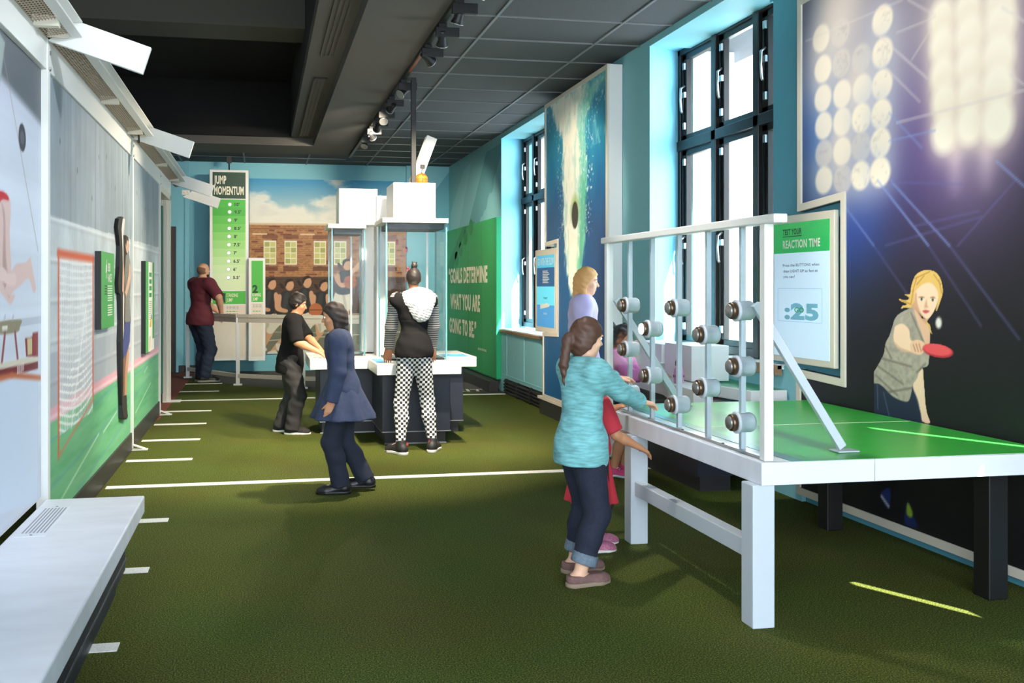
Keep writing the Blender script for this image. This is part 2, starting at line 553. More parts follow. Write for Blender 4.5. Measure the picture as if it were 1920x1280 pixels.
def air_slot(y0, y1, label):
    x0, x1 = .575, .72
    t = thing('air_vent', label, 'vent', ((x0 + x1) / 2, (y0 + y1) / 2, 3.775), group='linear air vents in the soffit')
    m = MB(); m.box(x0, y0, 3.762, x1, y1, 3.774); m.build('backing', M['black'], t)
    m = MB()
    for i in range(4):
        xx = x0 + (x1 - x0 - .018) * i / 3
        m.box(xx, y0, 3.752, xx + .018, y1, 3.764)
    m.box(x0, y0, 3.750, x1, y0 + .03, 3.766); m.box(x0, y1 - .03, 3.750, x1, y1, 3.766)
    m.build('slat', M['ceil_dark'], t)
air_slot(4.6, 9.45, 'near slotted air vent in the dark soffit, cut by the top edge')
air_slot(10.5, 14.6, 'far slotted air vent in the dark soffit, ending near the far recess corner')

# ---- walls
wl = MB(); wl.box(-4.1, -3, 0, -4.0, 17.4, 4.7)
struct('wall_left', wl, M['ceil_black'])
wf = MB()
wf.box(-4.1, 17.4, -.1, 4.4, 17.55, 4.7, 0)
wf.box(-1.30, 17.36, 0, -1.22, 17.4, 3.70, 0)
wf.box(2.62, 17.30, 0, 3.45, 17.4, 3.70, 0)
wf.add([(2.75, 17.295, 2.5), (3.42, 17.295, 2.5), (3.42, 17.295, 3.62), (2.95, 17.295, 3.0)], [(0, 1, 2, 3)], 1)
struct('wall_back', wf, [M['teal'], M['teal_dk']])
bb = MB(); bb.box(-1.40, 17.36, 0, -.9, 17.395, .12); struct('baseboard_back', bb, M['black'], .004)
dm = MB(); dm.box(-1.62, 17.34, 0, -1.45, 17.399, 2.55)
d1 = struct('door_1', dm, M['darkwood'], .006)
dk = MB(); dk.box(-1.468, 17.325, 0, -1.452, 17.345, 2.5); dk.build('door_stop', M['black'], d1)

WX = 3.41
wr = MB()
wr.prism([(WX, 13.42), (3.80, 13.61), (3.96, 13.64), (3.96, 17.5), (WX, 17.5)], 'z', 0, 4.0, 0)                # far stretch behind the quote panel
wr.box(WX, 10.9, 0, 3.96, 13.42, .88, 1)                # under window 1
wr.box(WX, 10.9, 3.63, 3.96, 13.42, 4.0, 0)
wr.prism([(WX, 8.06), (3.84, 8.37), (3.96, 8.40), (3.96, 10.9), (WX, 10.9)], 'z', 0, 4.0, 0)
wr.box(3.715, 6.12, 0, 3.96, 8.06, .93, 1)                 # under window 2
wr.box(WX, 6.0, 3.64, 3.96, 8.06, 4.0, 0)
wr.box(3.745, 3.96, 0, 3.96, 6.55, 4.0, 2)              # pier behind the ping-pong picture
wr.box(3.745, 6.0, 3.62, 3.96, 6.6, 4.0, 2)
wr.box(3.745, 1.2, 0, 3.96, 3.96, .3, 2)
wr.box(3.745, 1.2, 3.6, 3.96, 3.96, 4.0, 2)
wr.box(3.745, -3, 0, 3.96, 1.2, 4.0, 2)
# painted tone-on-tone pattern above the quote panel
def wallpoly(pts, mi, d=.002):
    wr.add([(WX - d, y, z) for y, z in pts], [tuple(range(len(pts)))], mi)
wallpoly([(15.654, 2.496), (14.348, 3.562), (13.419, 3.565), (13.419, 3.396), (14.599, 2.598)], 3)
wallpoly([(17.161, 2.832), (15.996, 3.489), (15.408, 3.542), (16.582, 2.365), (17.161, 2.297)], 4)
for c in [(14.036, 3.071), (14.454, 2.843), (14.897, 2.654)]:
    wallpoly([(c[0] + .18 * math.cos(t), c[1] + .17 * math.sin(t)) for t in np.linspace(0, 2 * math.pi, 20, endpoint=False)], 3, .0027)
# raised trim of the pale panel under window 1
for a in (11.25, 12.2, 13.1):
    wr.box(WX - .006, a, .25, WX, a + .012, .86, 1)
wr.box(WX - .006, 11.0, .24, WX, 13.35, .252, 1)
wr.box(WX - .006, 11.0, .80, WX, 13.35, .812, 1)
wall_right = struct('wall_right', wr, [M['sage'], M['paleblue'], M['teal_dk'], M['sage_dk'], mat('sage_light_tone_paint', (140, 198, 204), 0.6)])
ex = MB()
ex.box(3.965, 8.36, -.3, 4.38, 11.2, 4.6); ex.box(3.965, 3.79, -.3, 4.38, 6.16, 4.6); ex.box(3.965, 13.6, -.3, 4.38, 17.6, 4.6)
ex.box(3.965, -3, -.3, 4.38, 1.2, 4.6); ex.box(3.97, 6.1, 4.1, 4.38, 8.4, 4.6); ex.box(3.97, 10.9, 4.1, 4.38, 13.7, 4.6)
ex.box(3.97, 6.1, -.3, 4.5, 8.4, .88); ex.box(3.97, 10.9, -.3, 4.5, 13.7, .86); ex.box(3.97, 1.2, -.3, 4.5, 3.8, .28)
struct('wall_outside', ex, mat('pale_exterior_stone', (196, 190, 180), 0.8, noise=.12, nscale=5))

# ---- splayed window reveals and sills
rv = MB()
def reveal(y_wall, y_fr, xf, z0, z1, mi=0):
    rv.add([(WX, y_wall, z0), (xf, y_fr, z0), (xf, y_fr, z1), (WX, y_wall, z1)], [(0, 1, 2, 3)], mi)
reveal(8.06, 8.36, 3.84, .93, 3.72)
rv.add([(WX, 8.06, 3.64), (3.84, 8.36, 3.68), (3.84, 6.4, 3.68), (WX, 6.4, 3.64)], [(0, 1, 2, 3)])
reveal(13.42, 13.60, 3.80, .88, 3.72)
rv.add([(WX, 13.42, 3.63), (3.80, 13.6, 3.66), (3.80, 10.9, 3.66), (WX, 10.9, 3.63)], [(0, 1, 2, 3)])
struct('trim_1', rv, mat('light_blue_reveal_paint', (132, 206, 232), 0.5), fix=False)
sl = MB(); sl.box(WX - .03, 10.9, .86, 4.0, 13.42, .90); sl.box(WX - .04, 10.9, .845, WX + .02, 13.45, .885, 1)
struct('trim_2', sl, [M['white'], M['wood']], .004)
sl = MB(); sl.box(3.66, 6.35, .90, 4.0, 8.2, .94); sl.box(3.64, 6.35, .86, 3.70, 8.06, .935, 1)
struct('trim_3', sl, [M['white'], M['wood']], .004)

# ---- baseboard heater grilles along the window wall
def heater(y0, y1, x, label):
    t = thing('baseboard_heater', label, 'heater', (x, (y0 + y1) / 2, 0), group='black slatted heaters')
    m = MB(); m.box(x + .05, y0, 0, x + .06, y1, .20); m.build('backing', M['black'], t)
    m = MB()
    for i in range(4): m.box(x + .02, y0, .025 + i * .045, x + .055, y1, .045 + i * .045)
    m.build('slat', M['charcoal'], t)
    yy = y0 + .02; k = 0
    while yy < y1:
        m = MB(); m.box(x + .012, yy, 0, x + .05, yy + .03, .21); m.build('bracket', M['blackmetal'], t); yy += .62
heater(11.15, 13.15, 3.35, 'black slatted baseboard heater under the pale blue panel by the green wall')

# ---- windows: black steel casements, pale sky outside
def window(n, xf, yL, yR, z0, z1, ztr, edges, handle_cols, parent_depth=.07):
    """edges: mullion centre y positions from far to near; light columns lie between them"""
    fr = MB(); D = parent_depth
    fr.box(xf, yL - .06, z0, xf + D, yL + .03, z1); fr.box(xf, yR - .03, z0, xf + D, yR + .06, z1)
    fr.box(xf, yR, z0, xf + D, yL, z0 + .07); fr.box(xf, yR, z1 - .07, xf + D, yL, z1)
    fr.box(xf - .015, yR, ztr - .045, xf + D, yL, ztr + .045)
    for e in edges[1:-1]:
        fr.box(xf - .015, e - .042, z0, xf + D, e + .042, z1)
    w = struct('window_%d' % n, fr, M['blackmetal'], .006)
    for i in range(len(edges) - 1):
        a, b = edges[i] - .045, edges[i + 1] + .045
        for (c, d) in ((z0 + .07, ztr - .045), (ztr + .045, z1 - .07)):
            k = MB(); t = .055
            k.box(xf + .02, b, c, xf + .07, b + .03, d); k.box(xf + .02, a - t - .03, c, xf + .07, a, d)
            k.box(xf + .02, b, c, xf + .07, a, c + .05); k.box(xf + .02, b, d - .05, xf + .07, a, d)
            k.build('casement', M['blackmetal'], w, .004)
            g = MB(); g.box(xf + .04, b + .02, c + .03, xf + .046, a - .03, d - .03); g.build('pane', M['glass'], w)
            if i in handle_cols:
                zm = c + (d - c) * .47
                yy = a - .06
                h = MB()
                h.tube([(xf + .015, yy, zm + .13), (xf - .03, yy - .01, zm + .10), (xf - .035, yy - .015, zm), (xf - .025, yy - .01, zm - .10), (xf - .01, yy, zm - .12)], .011, 8)
                h.box(xf + .0, yy - .02, zm + .02, xf + .03, yy + .035, zm + .07)
                h.build('handle', M['alu'], w)
                for zz in (c + .1, d - .14):
                    h = MB(); h.box(xf + .0, yy - .015, zz, xf + .025, yy + .02, zz + .06); h.build('latch', M['alu'], w)
                h = MB(); h.tube([(xf + .01, yy + .02, c + .15), (xf + .01, yy + .02, d - .1)], .008, 6); h.build('bolt_rod', M['blackmetal'], w)
    return w
window(1, 3.76, 13.57, 10.95, .92, 3.66, 2.74, [13.56, 12.96, 12.35, 11.7, 10.98], (0, 1))
window(2, 3.80, 8.34, 5.95, .94, 3.69, 2.79, [8.32, 7.60, 6.89, 6.2], (0, 1, 2))
bl = MB()  # unseen sheet added out of view; its slits shape the sun strips
for (a, b, c, d) in ((1.2, 2.49, .3, 3.6), (2.49, 2.60, .3, 1.52), (2.49, 2.60, 2.14, 3.6), (2.60, 3.40, .3, 3.6), (3.40, 3.52, .3, 1.2), (3.40, 3.52, 2.16, 3.6), (3.52, 3.97, .3, 3.6)):
    bl.box(3.90, a, c, 3.905, b, d)
struct('window_3', bl, mat('slit_mask_grey', (60, 60, 62), .8))

# ================================================================ THE PARTITION WITH THE GRAPHICS (far side of the bench)
PXL = -1.155
# ---- bench in front of the gymnast picture
t = thing('display_bench', 'low pale marbled bench along the gymnast picture', 'bench', (-.9, 3.0, 0))
m = MB(); m.box(-1.15, .6, .245, -.631, 5.545, .34)
m.build('bench_top', M['bench'], t, .008)
m = MB(); m.box(-1.15, .62, .10, -.655, 4.95, .243); m.box(-1.15, .62, 0, -.69, 4.88, .10); m.build('base', M['navy'], t, .004)
m = MB(); m.box(-.657, .62, .15, -.650, 4.96, .158); m.box(-.66, .62, .222, -.645, 5.25, .243); m.build('trim_strip', mat('dark_grey_edge_strip', (60, 66, 80), .3), t)
vent = MB()
vp = [(-1.182, 4.919), (-1.156, 4.863), (-1.192, 5.415), (-1.1, 5.372), (-1.167, 5.423)]
vent.box(-1.115, 4.72, .3405, -.985, 5.36, .3435, 0)
for i in range(7):
    x = -1.10 + i * .0165
    vent.box(x, 4.78, .3436, x + .007, 5.30, .3446, 1)
for yy in (4.745, 5.335): vent.lathe([(.006, 0), (.006, .001)], (-1.05, yy, .3436), n=10, mi=2)
vent.build('vent_grille', [M['bench'], mat('vent_slot_shade', (150, 154, 164), .6), M['black']], t)

# ---- frame of the partition: posts, header, canopy rails, grilles and the tilted white arms
fr = thing('partition_frame', 'white steel display frame with mesh canopy and angled white arms', 'partition', (PXL, 7.5, 0))
posts = [2.0, 5.60, 9.17, 11.62]
for y in posts:
    m = MB(); m.box(PXL - .05, y - .03, .02, PXL + .012, y + .03, 2.86); m.build('post', M['white_metal'], fr, .003)
    m = MB(); m.box(PXL - .05, y - .035, 0, PXL + .14, y + .035, .012); m.bar((PXL + .01, y, .05), (PXL + .12, y, .01), .05, .012); m.lathe([(.012, 0), (.012, .012)], (PXL + .1, y, .012), n=8)
    m.build('foot_bracket', M['white_metal'], fr, .002)
    m = MB()
    for zz in (2.70, 2.79): m.lathe([(.012, 0), (.012, .006)], (PXL + .012, y + .012, zz), (1, 0, 0), n=10)
    m.build('bolt', M['alu'], fr)
m = MB(); m.box(PXL - .05, 1.0, 2.69, PXL + .006, 13.0, 2.865); m.build('header_beam', M['white_metal'], fr, .004)
m = MB(); m.box(PXL - .03, 1.0, 0.0, PXL + .004, 11.62, .165); m.build('baseboard', M['charcoal'], fr, .002)
# doorway-like end frame
m = MB(); m.box(-1.31, 12.90, .0, -1.15, 13.02, 2.72); m.box(-1.262, 12.88, .0, -1.245, 12.91, 2.72); m.box(-1.20, 12.88, 0, -1.19, 12.91, 2.72)
m.build('end_post', M['cream_metal'], fr, .004)
m = MB(); m.box(-1.33, 12.86, 0, -1.02, 13.06, .012); m.build('foot_plate', M['white_metal'], fr, .002)
m = MB(); m.box(-1.31, 11.62, 2.62, -1.15, 13.0, 2.70); m.build('lintel', M['cream_metal'], fr, .003)

# canopy: rail rises outward from the header, between the arms
RX, RZ = -1.015, 2.915
arm_y = [2.0, 5.60, 9.17, 13.06, 14.75]
for i in range(len(arm_y) - 1):
    a, b = arm_y[i] + .02, arm_y[i + 1] - .02
    if i == 3: a, b = arm_y[3] + .02, arm_y[3] + .55
    m = MB(); m.box(RX - .012, a, RZ - .04, RX + .05, b, RZ - .028); m.box(RX - .012, a, RZ - .04, RX, b, RZ + .05); m.box(RX - .012, a, RZ + .04, RX + .05, b, RZ + .05)
    m.build('outer_rail', M['white_metal'], fr, .002)
    g = MB()
    nx = 9
    for k in range(nx):
        s = k / (nx - 1)
        x = PXL + .008 + (RX - .012 - PXL - .008) * s; z = 2.862 + (RZ - .03 - 2.862) * s
        g.bar((x, a, z), (x, b, z), .004, .004)
    yy = a
    while yy < b:
        g.bar((PXL + .006, yy, 2.862), (RX - .012, yy, RZ - .03), .004, .004); yy += .034
    g.build('mesh_grille', mat('bronze_wire', (168, 150, 124), .4), fr)
    if b - a > 2:
        m = MB()
        for yy in (a + (b - a) * .5, b - .34):
            m.box(PXL, yy, 2.845, RX - .01, yy + .05, 2.90)
        m.build('cross_brace', M['cream_metal'], fr, .002)
for y in arm_y[1:]:
    m = MB()
    out = [(-1.15, 2.852), (-.647, 2.688), (-.60, 2.838), (-1.0, 2.968), (-1.03, 2.93)]
    if y > 14: out = [(p[0] + .02, p[1] - .02) for p in out]
    m.prism(out, 'y', y - .018, y + .018)
    m.build('arm', M['white_metal'], fr, .003)
    m = MB()
    for xx, zz in ((-1.10, 2.90), (-1.05, 2.90)): m.lathe([(.014, 0), (.01, .01)], (xx, y - .06, zz), (0, -1, 0), n=10)
    m.box(-1.14, y - .062, 2.86, -1.03, y - .05, 2.93)
    m.build('bracket', M['cream_metal'], fr)
m = MB(); m.tube([(-1.10, 9.12, 2.83), (-1.075, 9.02, 2.80), (-1.07, 8.95, 2.86), (-1.09, 8.9, 2.92)], .008, 8); m.build('cable', M['black'], fr)

# ---- dark green end board seen in the gap
t = thing('green_end_board', 'dark green board standing edge-on in the gap by the cream post', 'board', (-1.30, 12.86, 0))
m = MB(); m.box(-1.325, 12.78, .12, -1.235, 12.85, 2.54); m.build('board', mat('deep_green_board', (10, 104, 80), .5), t, .003)
m = MB(); m.box(-1.32, 12.79, 0, -1.24, 12.84, .12); m.build('foot', M['black'], t)

# ---- printed panels
onL = lambda x: (lambda U, V: (np.full(U.shape, x), U, V))
# gymnast picture
t = thing('gymnast_picture', 'wall picture of a tumbling gymnast in red above a pommel horse', 'picture', (-1.18, 3.9, .36))
m = MB(); m.box(-1.20, 2.04, .345, -1.180, 5.565, 2.69); m.build('panel', M['white'], t)
S = Sheet(3.4, 5.565, .35, 2.69, .008, .008, (206, 214, 228))
n = S.noise((.4, 14), 3, 3); S.c *= (0.94 + .10 * n)[..., None]
S.blend(np.clip((S.V - 2.0) / .7, 0, 1) * .45, (150, 144, 168))
S.blend(np.clip((S.V - 2.42 + (S.U - 5.0) * .1) / .05, 0, 1) * .75, (64, 70, 74))
S.poly([(4.146, 2.78), (4.817, 2.648), (4.702, 2.374), (4.675, 2.004), (4.629, 1.589), (3.347, 1.563), (3.347, 2.52)], (146, 158, 158), alpha=.7, curve=False)
S.line(*[(4.778, 2.588), (5.494, 1.693)], .006, (150, 140, 130), .8)
S.ell(*[(5.144, 2.25)][0], .075, .07, (60, 60, 70))
S.ell(*[(5.144, 2.25)][0], .04, .035, (96, 96, 108))
S.rect(3.4, 1.30, 5.6, 1.34, (160, 168, 184), .5)
skin = (214, 186, 182); skd = (176, 142, 138)
S.poly([(4.146, 1.837), (4.54, 1.904), (4.769, 1.94), (4.897, 1.922), (4.918, 1.852), (4.897, 1.748), (4.928, 1.595), (4.918, 1.472), (5.001, 1.461), (4.918, 1.415), (4.817, 1.442), (4.54, 1.54), (4.146, 1.622)], skin)
S.poly([(4.74, 1.888), (4.778, 1.791), (4.759, 1.592), (4.817, 1.48), (4.897, 1.48), (4.837, 1.644), (4.817, 1.844)], skd, alpha=.35)
S.poly([(4.008, 1.846), (4.54, 1.913), (4.74, 1.942), (4.857, 1.933), (4.877, 1.91), (4.759, 1.904), (4.702, 1.86), (4.702, 1.762), (4.665, 1.716), (4.373, 1.652), (4.008, 1.618)], (196, 38, 54))
S.poly([(4.629, 1.661), (4.74, 1.591), (4.837, 1.518), (4.897, 1.451), (4.857, 1.459), (4.721, 1.542), (4.593, 1.588)], skd, alpha=.6)
S.poly([(4.959, 1.588), (5.044, 1.613), (5.201, 1.622), (5.271, 1.641), (5.319, 1.653), (5.343, 1.626), (5.38, 1.576), (5.443, 1.497), (5.417, 1.469), (5.368, 1.478), (5.319, 1.525), (5.247, 1.541), (5.132, 1.511), (5.001, 1.484), (4.918, 1.462), (4.867, 1.459), (4.817, 1.492)], skin)
S.poly([(4.593, 1.588), (4.721, 1.596), (4.817, 1.58), (4.877, 1.559), (4.98, 1.565), (5.023, 1.545), (5.001, 1.508), (4.918, 1.503), (4.798, 1.518), (4.647, 1.541)], (222, 196, 192))
S.poly([(4.684, 1.337), (5.11, 1.334), (5.099, 1.303), (5.044, 1.276), (4.74, 1.278), (4.684, 1.298)], (138, 130, 106))
S.rect(*(lambda a: (a[1][0], a[0][1], a[0][0], a[1][1]))([(4.857, 1.295), (4.759, 1.317)]), (220, 216, 206))
for a, b, c in (([(4.808, 1.272), (4.75, 1.136)], (126, 40, 46), .02), ([(5.001, 1.268), (5.055, 1.133)], (126, 40, 46), .02), ([(4.798, 1.347), (4.817, 1.362)], (180, 180, 190), .012), ([(4.949, 1.345), (4.97, 1.357)], (180, 180, 190), .012)):
    S.line(a[0], a[1], c, b)
S.poly([(4.295, 1.137), (4.629, 1.124), (5.494, 1.1), (5.494, 1.059), (5.443, 1.058), (4.629, 1.079), (4.295, 1.093)], (112, 32, 44), curve=False)
S.poly([(4.295, 1.159), (4.629, 1.148), (5.132, 1.138), (5.494, 1.123), (5.494, 1.097), (4.629, 1.122), (4.295, 1.133)], (206, 200, 180), curve=False)
S.poly([(5.201, 1.236), (5.319, 1.235), (5.368, 1.239), (5.368, 1.255), (5.494, 1.255), (5.494, 1.123), (5.224, 1.142)], (132, 36, 46), curve=False)
S.poly([(5.247, 1.234), (5.355, 1.234), (5.355, 1.144), (5.259, 1.145)], (196, 184, 140), curve=False)
S.poly([(4.295, 1.093), (4.629, 1.079), (4.959, 1.07), (5.494, 1.013), (5.494, 0.339), (4.295, 0.514)], (198, 212, 230), curve=False)
S.line(*[(4.295, 1.088), (4.938, 1.072)], .02, (186, 104, 70)); S.line(*[(4.938, 1.072), (5.546, 1.003)], .02, (186, 104, 70))
for k in range(6):
    a = [(5.044, 1.078), (5.189, 1.074)]
    uu = a[0][0] + (a[1][0] - a[0][0]) * k / 6.0
    S.rect(uu, a[0][1] - .012 + k * .001, uu + .010, a[0][1] + .03 + k * .001, (226, 220, 216))
M['print_l'] = print_mat('matte_print_ink', .5, .25)
S.build('printed_picture', onL(-1.1785), M['print_l'], t)

# goal-and-block-wall picture, in two panels split by a post
def wall_sheet(y0, y1):
    S = Sheet(y0, y1, .165, 2.69, .011, .009, (186, 196, 202))
    U, V = S.U, S.V
    n1 = S.noise((1.2, .8), 5, 5); n2 = S.noise((14, 1.2), 9, 3); n3 = S.noise((5, 5), 12, 4)
    # board-marked concrete on top
    S.c[:] = (160, 174, 184)
    S.c *= (.84 + .16 * n2 + .30 * (n1 - .5) + .10 * (n3 - .5))[..., None]
    for k, yy in enumerate((6.33, 7.25, 7.98, 8.62, 9.9, 10.55, 11.2)): S.rect(yy - .006, 1.9, yy + .006, 2.7, (96, 104, 110), .8)
    for (yy, zz) in ((6.0, 2.36), (6.55, 2.25), (7.1, 2.12), (7.75, 2.5), (8.2, 2.3), (8.45, 2.05), (7.4, 2.45), (9.6, 2.4), (10.3, 2.3)): S.ell(yy, zz, .014, .018, (80, 86, 92))
    # painted block courses
    blk = V < 1.895 + (U - 5.6) * .01
    c = np.empty(S.c.shape); c[:] = (196, 206, 212); c *= (.86 + .22 * n3 + .08 * (n2 - .5))[..., None]
    S.c = np.where(blk[..., None], c, S.c)
    h = .232; r0 = 1.89
    for i in range(6):
        z = r0 - h * i
        S.rect(y0, z - .011, y1, z + .011, (222, 228, 230), .75, .02)
        S.rect(y0, z - .03, y1, z - .014, (142, 150, 158), .55 if i else .3, .02)
        off = .42 if i % 2 else 0
        yy = 5.6 + off
        while yy < y1 + .5:
            if i < 5: S.rect(yy - .005, z - h, yy + .005, z, (160, 168, 176), .45)
            yy += .84
    S.blend(np.clip((n1 - .5) * 3, 0, 1) * (V < 1.89) * .35, (150, 160, 172))
    dk = (V < 1.12) & (V > .7)
    S.blend(dk * .35 * np.clip(.4 + n3, 0, 1), (132, 136, 152))
    # pink stripe and green field
    zt = .755
    S.rect(y0, zt - .03, y1, zt + .055, (226, 168, 184), .95, .02)
    S.rect(y0, zt - .012, y1, zt + .012, (240, 214, 220), .7, .01)
    S.rect(y0, 0, y1, zt - .028, (110, 182, 134), 1, .015)
    g = S.noise((1.5, 16), 21, 4)
    S.blend(np.clip((g - .52) * 3, 0, 1) * (V < zt - .03) * .55, (70, 150, 104))
    S.blend(np.clip((.42 - g) * 3, 0, 1) * (V < zt - .03) * .35, (170, 214, 180))
    for a, b in (((5.62, .62), (8.6, .70)), ((5.62, .35), (9.1, .50)), ((6.6, .18), (9.3, .34)), ((9.3, .45), (11.6, .60)), ((9.3, .66), (11.6, .70))):
        S.line(a, b, .006, (90, 150, 196), .6)
    for a, b in (((5.8, .20), (7.4, .42)), ((7.6, .40), (8.3, .47)), ((9.5, .30), (10.8, .46)), ((10.2, .62), (10.5, .66))):
        S.line(a, b, .012, (206, 232, 210), .7)
    return S
S = wall_sheet(5.63, 9.145)
a, b, zb, ztop = 5.96, 7.14, .60, 1.695
U, V = S.U, S.V
inside = (U > a) & (U < b) & (V < ztop) & (V > .62 + .0 * U)
S.blend(inside * .22, (238, 240, 244))
sag = V + .10 * np.sin((U - a) / (b - a) * np.pi) * np.clip((1.6 - V) * .8, .15, 1.2)
w1 = np.abs(((sag * 22) % 1) - .5) < .17
w2 = np.abs((((U + .12 * (1.7 - V) * (U - 6.4)) * 17) % 1) - .5) < .15
S.blend((inside & (w1 | w2)) * .55, (244, 244, 246))
S.blend((inside & (V < 1.05 - .3 * np.abs(U - 6.55)) & w1) * .6, (250, 250, 250))
S.line((6.35, .62), (6.85, 1.35), .02, (244, 244, 244), .6)
S.line((a, .50), (a, ztop), .03, (214, 96, 66)); S.line((b, .70), (b, ztop), .03, (214, 96, 66)); S.line((a - .02, ztop), (b + .02, ztop), .034, (206, 90, 60))
S.line((a, .50), (b, .70), .015, (214, 120, 100), .8)
t = thing('goal_picture', 'large picture of an orange goal with a white net by a grey block wall', 'picture', (-1.17, 7.4, .16))
m = MB(); m.box(-1.20, 5.632, .165, -1.166, 9.14, 2.69); m.build('panel', M['charcoal'], t)
S.build('printed_picture', onL(-1.1648), M['print_l'], t)
S = wall_sheet(9.20, 11.59)
t = thing('block_wall_picture', 'narrower grey block wall picture with green field beside the cream post', 'picture', (-1.17, 10.4, .16))
m = MB(); m.box(-1.20, 9.20, .165, -1.166, 11.59, 2.69); m.build('panel', M['charcoal'], t)
S.build('printed_picture', onL(-1.1648), M['print_l'], t)

# ---- small green sign boards standing off the pictures
def bars(lst, x, parent, name, matl):
    m = MB()
    for (y0, y1, z, h) in lst:
        yy = y0
        k = 0
        while yy < y1:
            w = min(.035 + .03 * ((k * 7) % 5) / 5, y1 - yy)
            m.box(x, yy, z, x + .001, yy + w, z + h); yy += w + .014; k += 1
    m.build(name, matl, parent)
t = thing('green_sign_board', 'plain green sign board with white heading beside the goal net', 'sign', (-1.13, 7.53, 1.18))
m = MB(); m.box(-1.165, 7.215, 1.19, -1.121, 7.825, 1.755); m.build('backing_board', M['black'], t, .002)
m = MB(); m.box(-1.121, 7.217, 1.192, -1.1185, 7.823, 1.753); m.build('face', mat('sign_board_green', (72, 164, 84), .5), t)
text('BIBI', (-1.1185, 7.50, 1.615), (0, 1, 0), (0, 0, 1), .062, M['ink_white'], t, 'heading', width=.12, bold=.02)
text('HAMZEI', (-1.1185, 7.50, 1.535), (0, 1, 0), (0, 0, 1), .062, M['ink_white'], t, 'heading', width=.19, bold=.02)
m = MB(); m.box(-1.1185, 7.445, 1.56, -1.1175, 7.452, 1.70); m.prism([(7.41, 1.60), (7.455, 1.62), (7.44, 1.665), (7.42, 1.655)], 'x', -1.1185, -1.1175); m.build('emblem', M['ink_white'], t)
bars([(7.50, 7.72, 1.50 - .018 * i, .008) for i in range(7)] + [(7.50, 7.72, 1.355 - .018 * i, .008) for i in range(5)], -1.1185, t, 'small_print', M['ink_white'])
bars([(7.36, 7.46, 1.50 - .02 * i, .009) for i in range(4)], -1.1185, t, 'side_note', M['ink_dkgreen'])
t = thing('striped_sign_board', 'green and white striped sign board beside the cream door post', 'sign', (-1.13, 10.3, .83))
m = MB(); m.box(-1.165, 9.93, .83, -1.121, 10.70, 1.755); m.build('backing_board', M['black'], t, .002)
m = MB(); m.box(-1.121, 9.935, .833, -1.1185, 10.16, 1.752); m.box(-1.121, 10.52, .95, -1.1185, 10.695, 1.752); m.build('green_band', mat('sign_board_green', (72, 164, 84), .5), t)
m = MB(); m.box(-1.121, 10.16, .833, -1.1187, 10.52, 1.752); m.box(-1.121, 10.52, .833, -1.1187, 10.695, .95); m.build('white_band', M['ink_white'], t)
m = MB()
for zz in (1.60, 1.53, 1.46, 1.39): m.box(-1.1187, 10.22, zz, -1.1177, 10.44, zz + .045)
m.build('heading', mat('heading_green', (60, 150, 84), .5), t)
bars([(10.22, 10.44, 1.34 - .02 * i, .008) for i in range(10)], -1.1187, t, 'small_print', M['ink_grey'])
m = MB()
m.prism([(10.24, .98), (10.36, .98), (10.40, 1.10), (10.33, 1.12), (10.26, 1.08)], 'x', -1.1187, -1.1177, 0)
m.prism([(10.25, 1.08), (10.40, 1.08), (10.43, 1.16), (10.34, 1.18)], 'x', -1.1187, -1.1176, 1)
m.prism([(10.40, 1.16), (10.46, 1.16), (10.46, 1.20), (10.41, 1.21)], 'x', -1.1187, -1.1175, 2)
m.prism([(10.22, .84), (10.27, .84), (10.33, .99), (10.26, .99)], 'x', -1.1187, -1.1176, 3)
m.build('player_print', [M['ink_white'], mat('yellow_ink', (226, 190, 40), .5), mat('blue_ink', (60, 80, 150), .5), mat('tan_ink', (196, 150, 120), .5)], t)

# ---- lacrosse player standing off the wall as a thick cut-out
t = thing('lacrosse_player_cutout', 'thick cut-out photo of a lacrosse player holding a stick upright', 'cutout', (-1.13, 8.6, .33))
def cut(pts_px, x0, x1): return pts_px
X0, X1 = -1.1642, -1.134
sil = MB()
sil.prism([(8.185, 2.053), (8.371, 2.084), (8.533, 2.081), (8.5, 2.007), (8.435, 1.935), (8.435, 1.882), (8.5, 1.916), (8.599, 1.94), (8.736, 1.933), (8.805, 1.871), (8.77, 1.79), (8.876, 1.722), (8.912, 1.581), (8.841, 1.392), (8.912, 1.201), (8.805, 1.017), (8.77, 0.902), (8.701, 0.791), (8.667, 0.655), (8.633, 0.498), (8.736, 0.369), (8.633, 0.355), (8.371, 0.4), (8.371, 0.507), (8.308, 0.78), (8.277, 1.046), (8.308, 1.222), (8.277, 1.434), (8.185, 1.452), (8.154, 1.53), (8.215, 1.662), (8.246, 1.838), (8.185, 1.922), (8.124, 1.984)], 'x', X0, X1, 0)
sil.build('silhouette_board', M['black'], t)
def decal(pts, c, name, k):
    d = MB(); d.prism(pts, 'x', X1, X1 + .001 + .0006 * k); return d.build(name, c, t)
decal([(8.403, 2.063), (8.467, 2.081), (8.533, 2.072), (8.5, 2.007), (8.435, 1.926), (8.5, 1.396), (8.467, 1.036), (8.435, 1.038), (8.403, 1.8), (8.339, 1.975)], mat('white_stick_ink', (222, 212, 208), .5), 'stick', 0)
decal([(8.599, 1.908), (8.701, 1.922), (8.77, 1.883), (8.77, 1.822), (8.701, 1.783), (8.633, 1.799), (8.566, 1.851)], mat('face_ink', (212, 170, 146), .5), 'face', 1)
decal([(8.566, 1.888), (8.599, 1.93), (8.736, 1.928), (8.77, 1.897), (8.667, 1.902), (8.599, 1.843)], mat('brown_hair_ink', (72, 48, 38), .5), 'hair_print', 2)
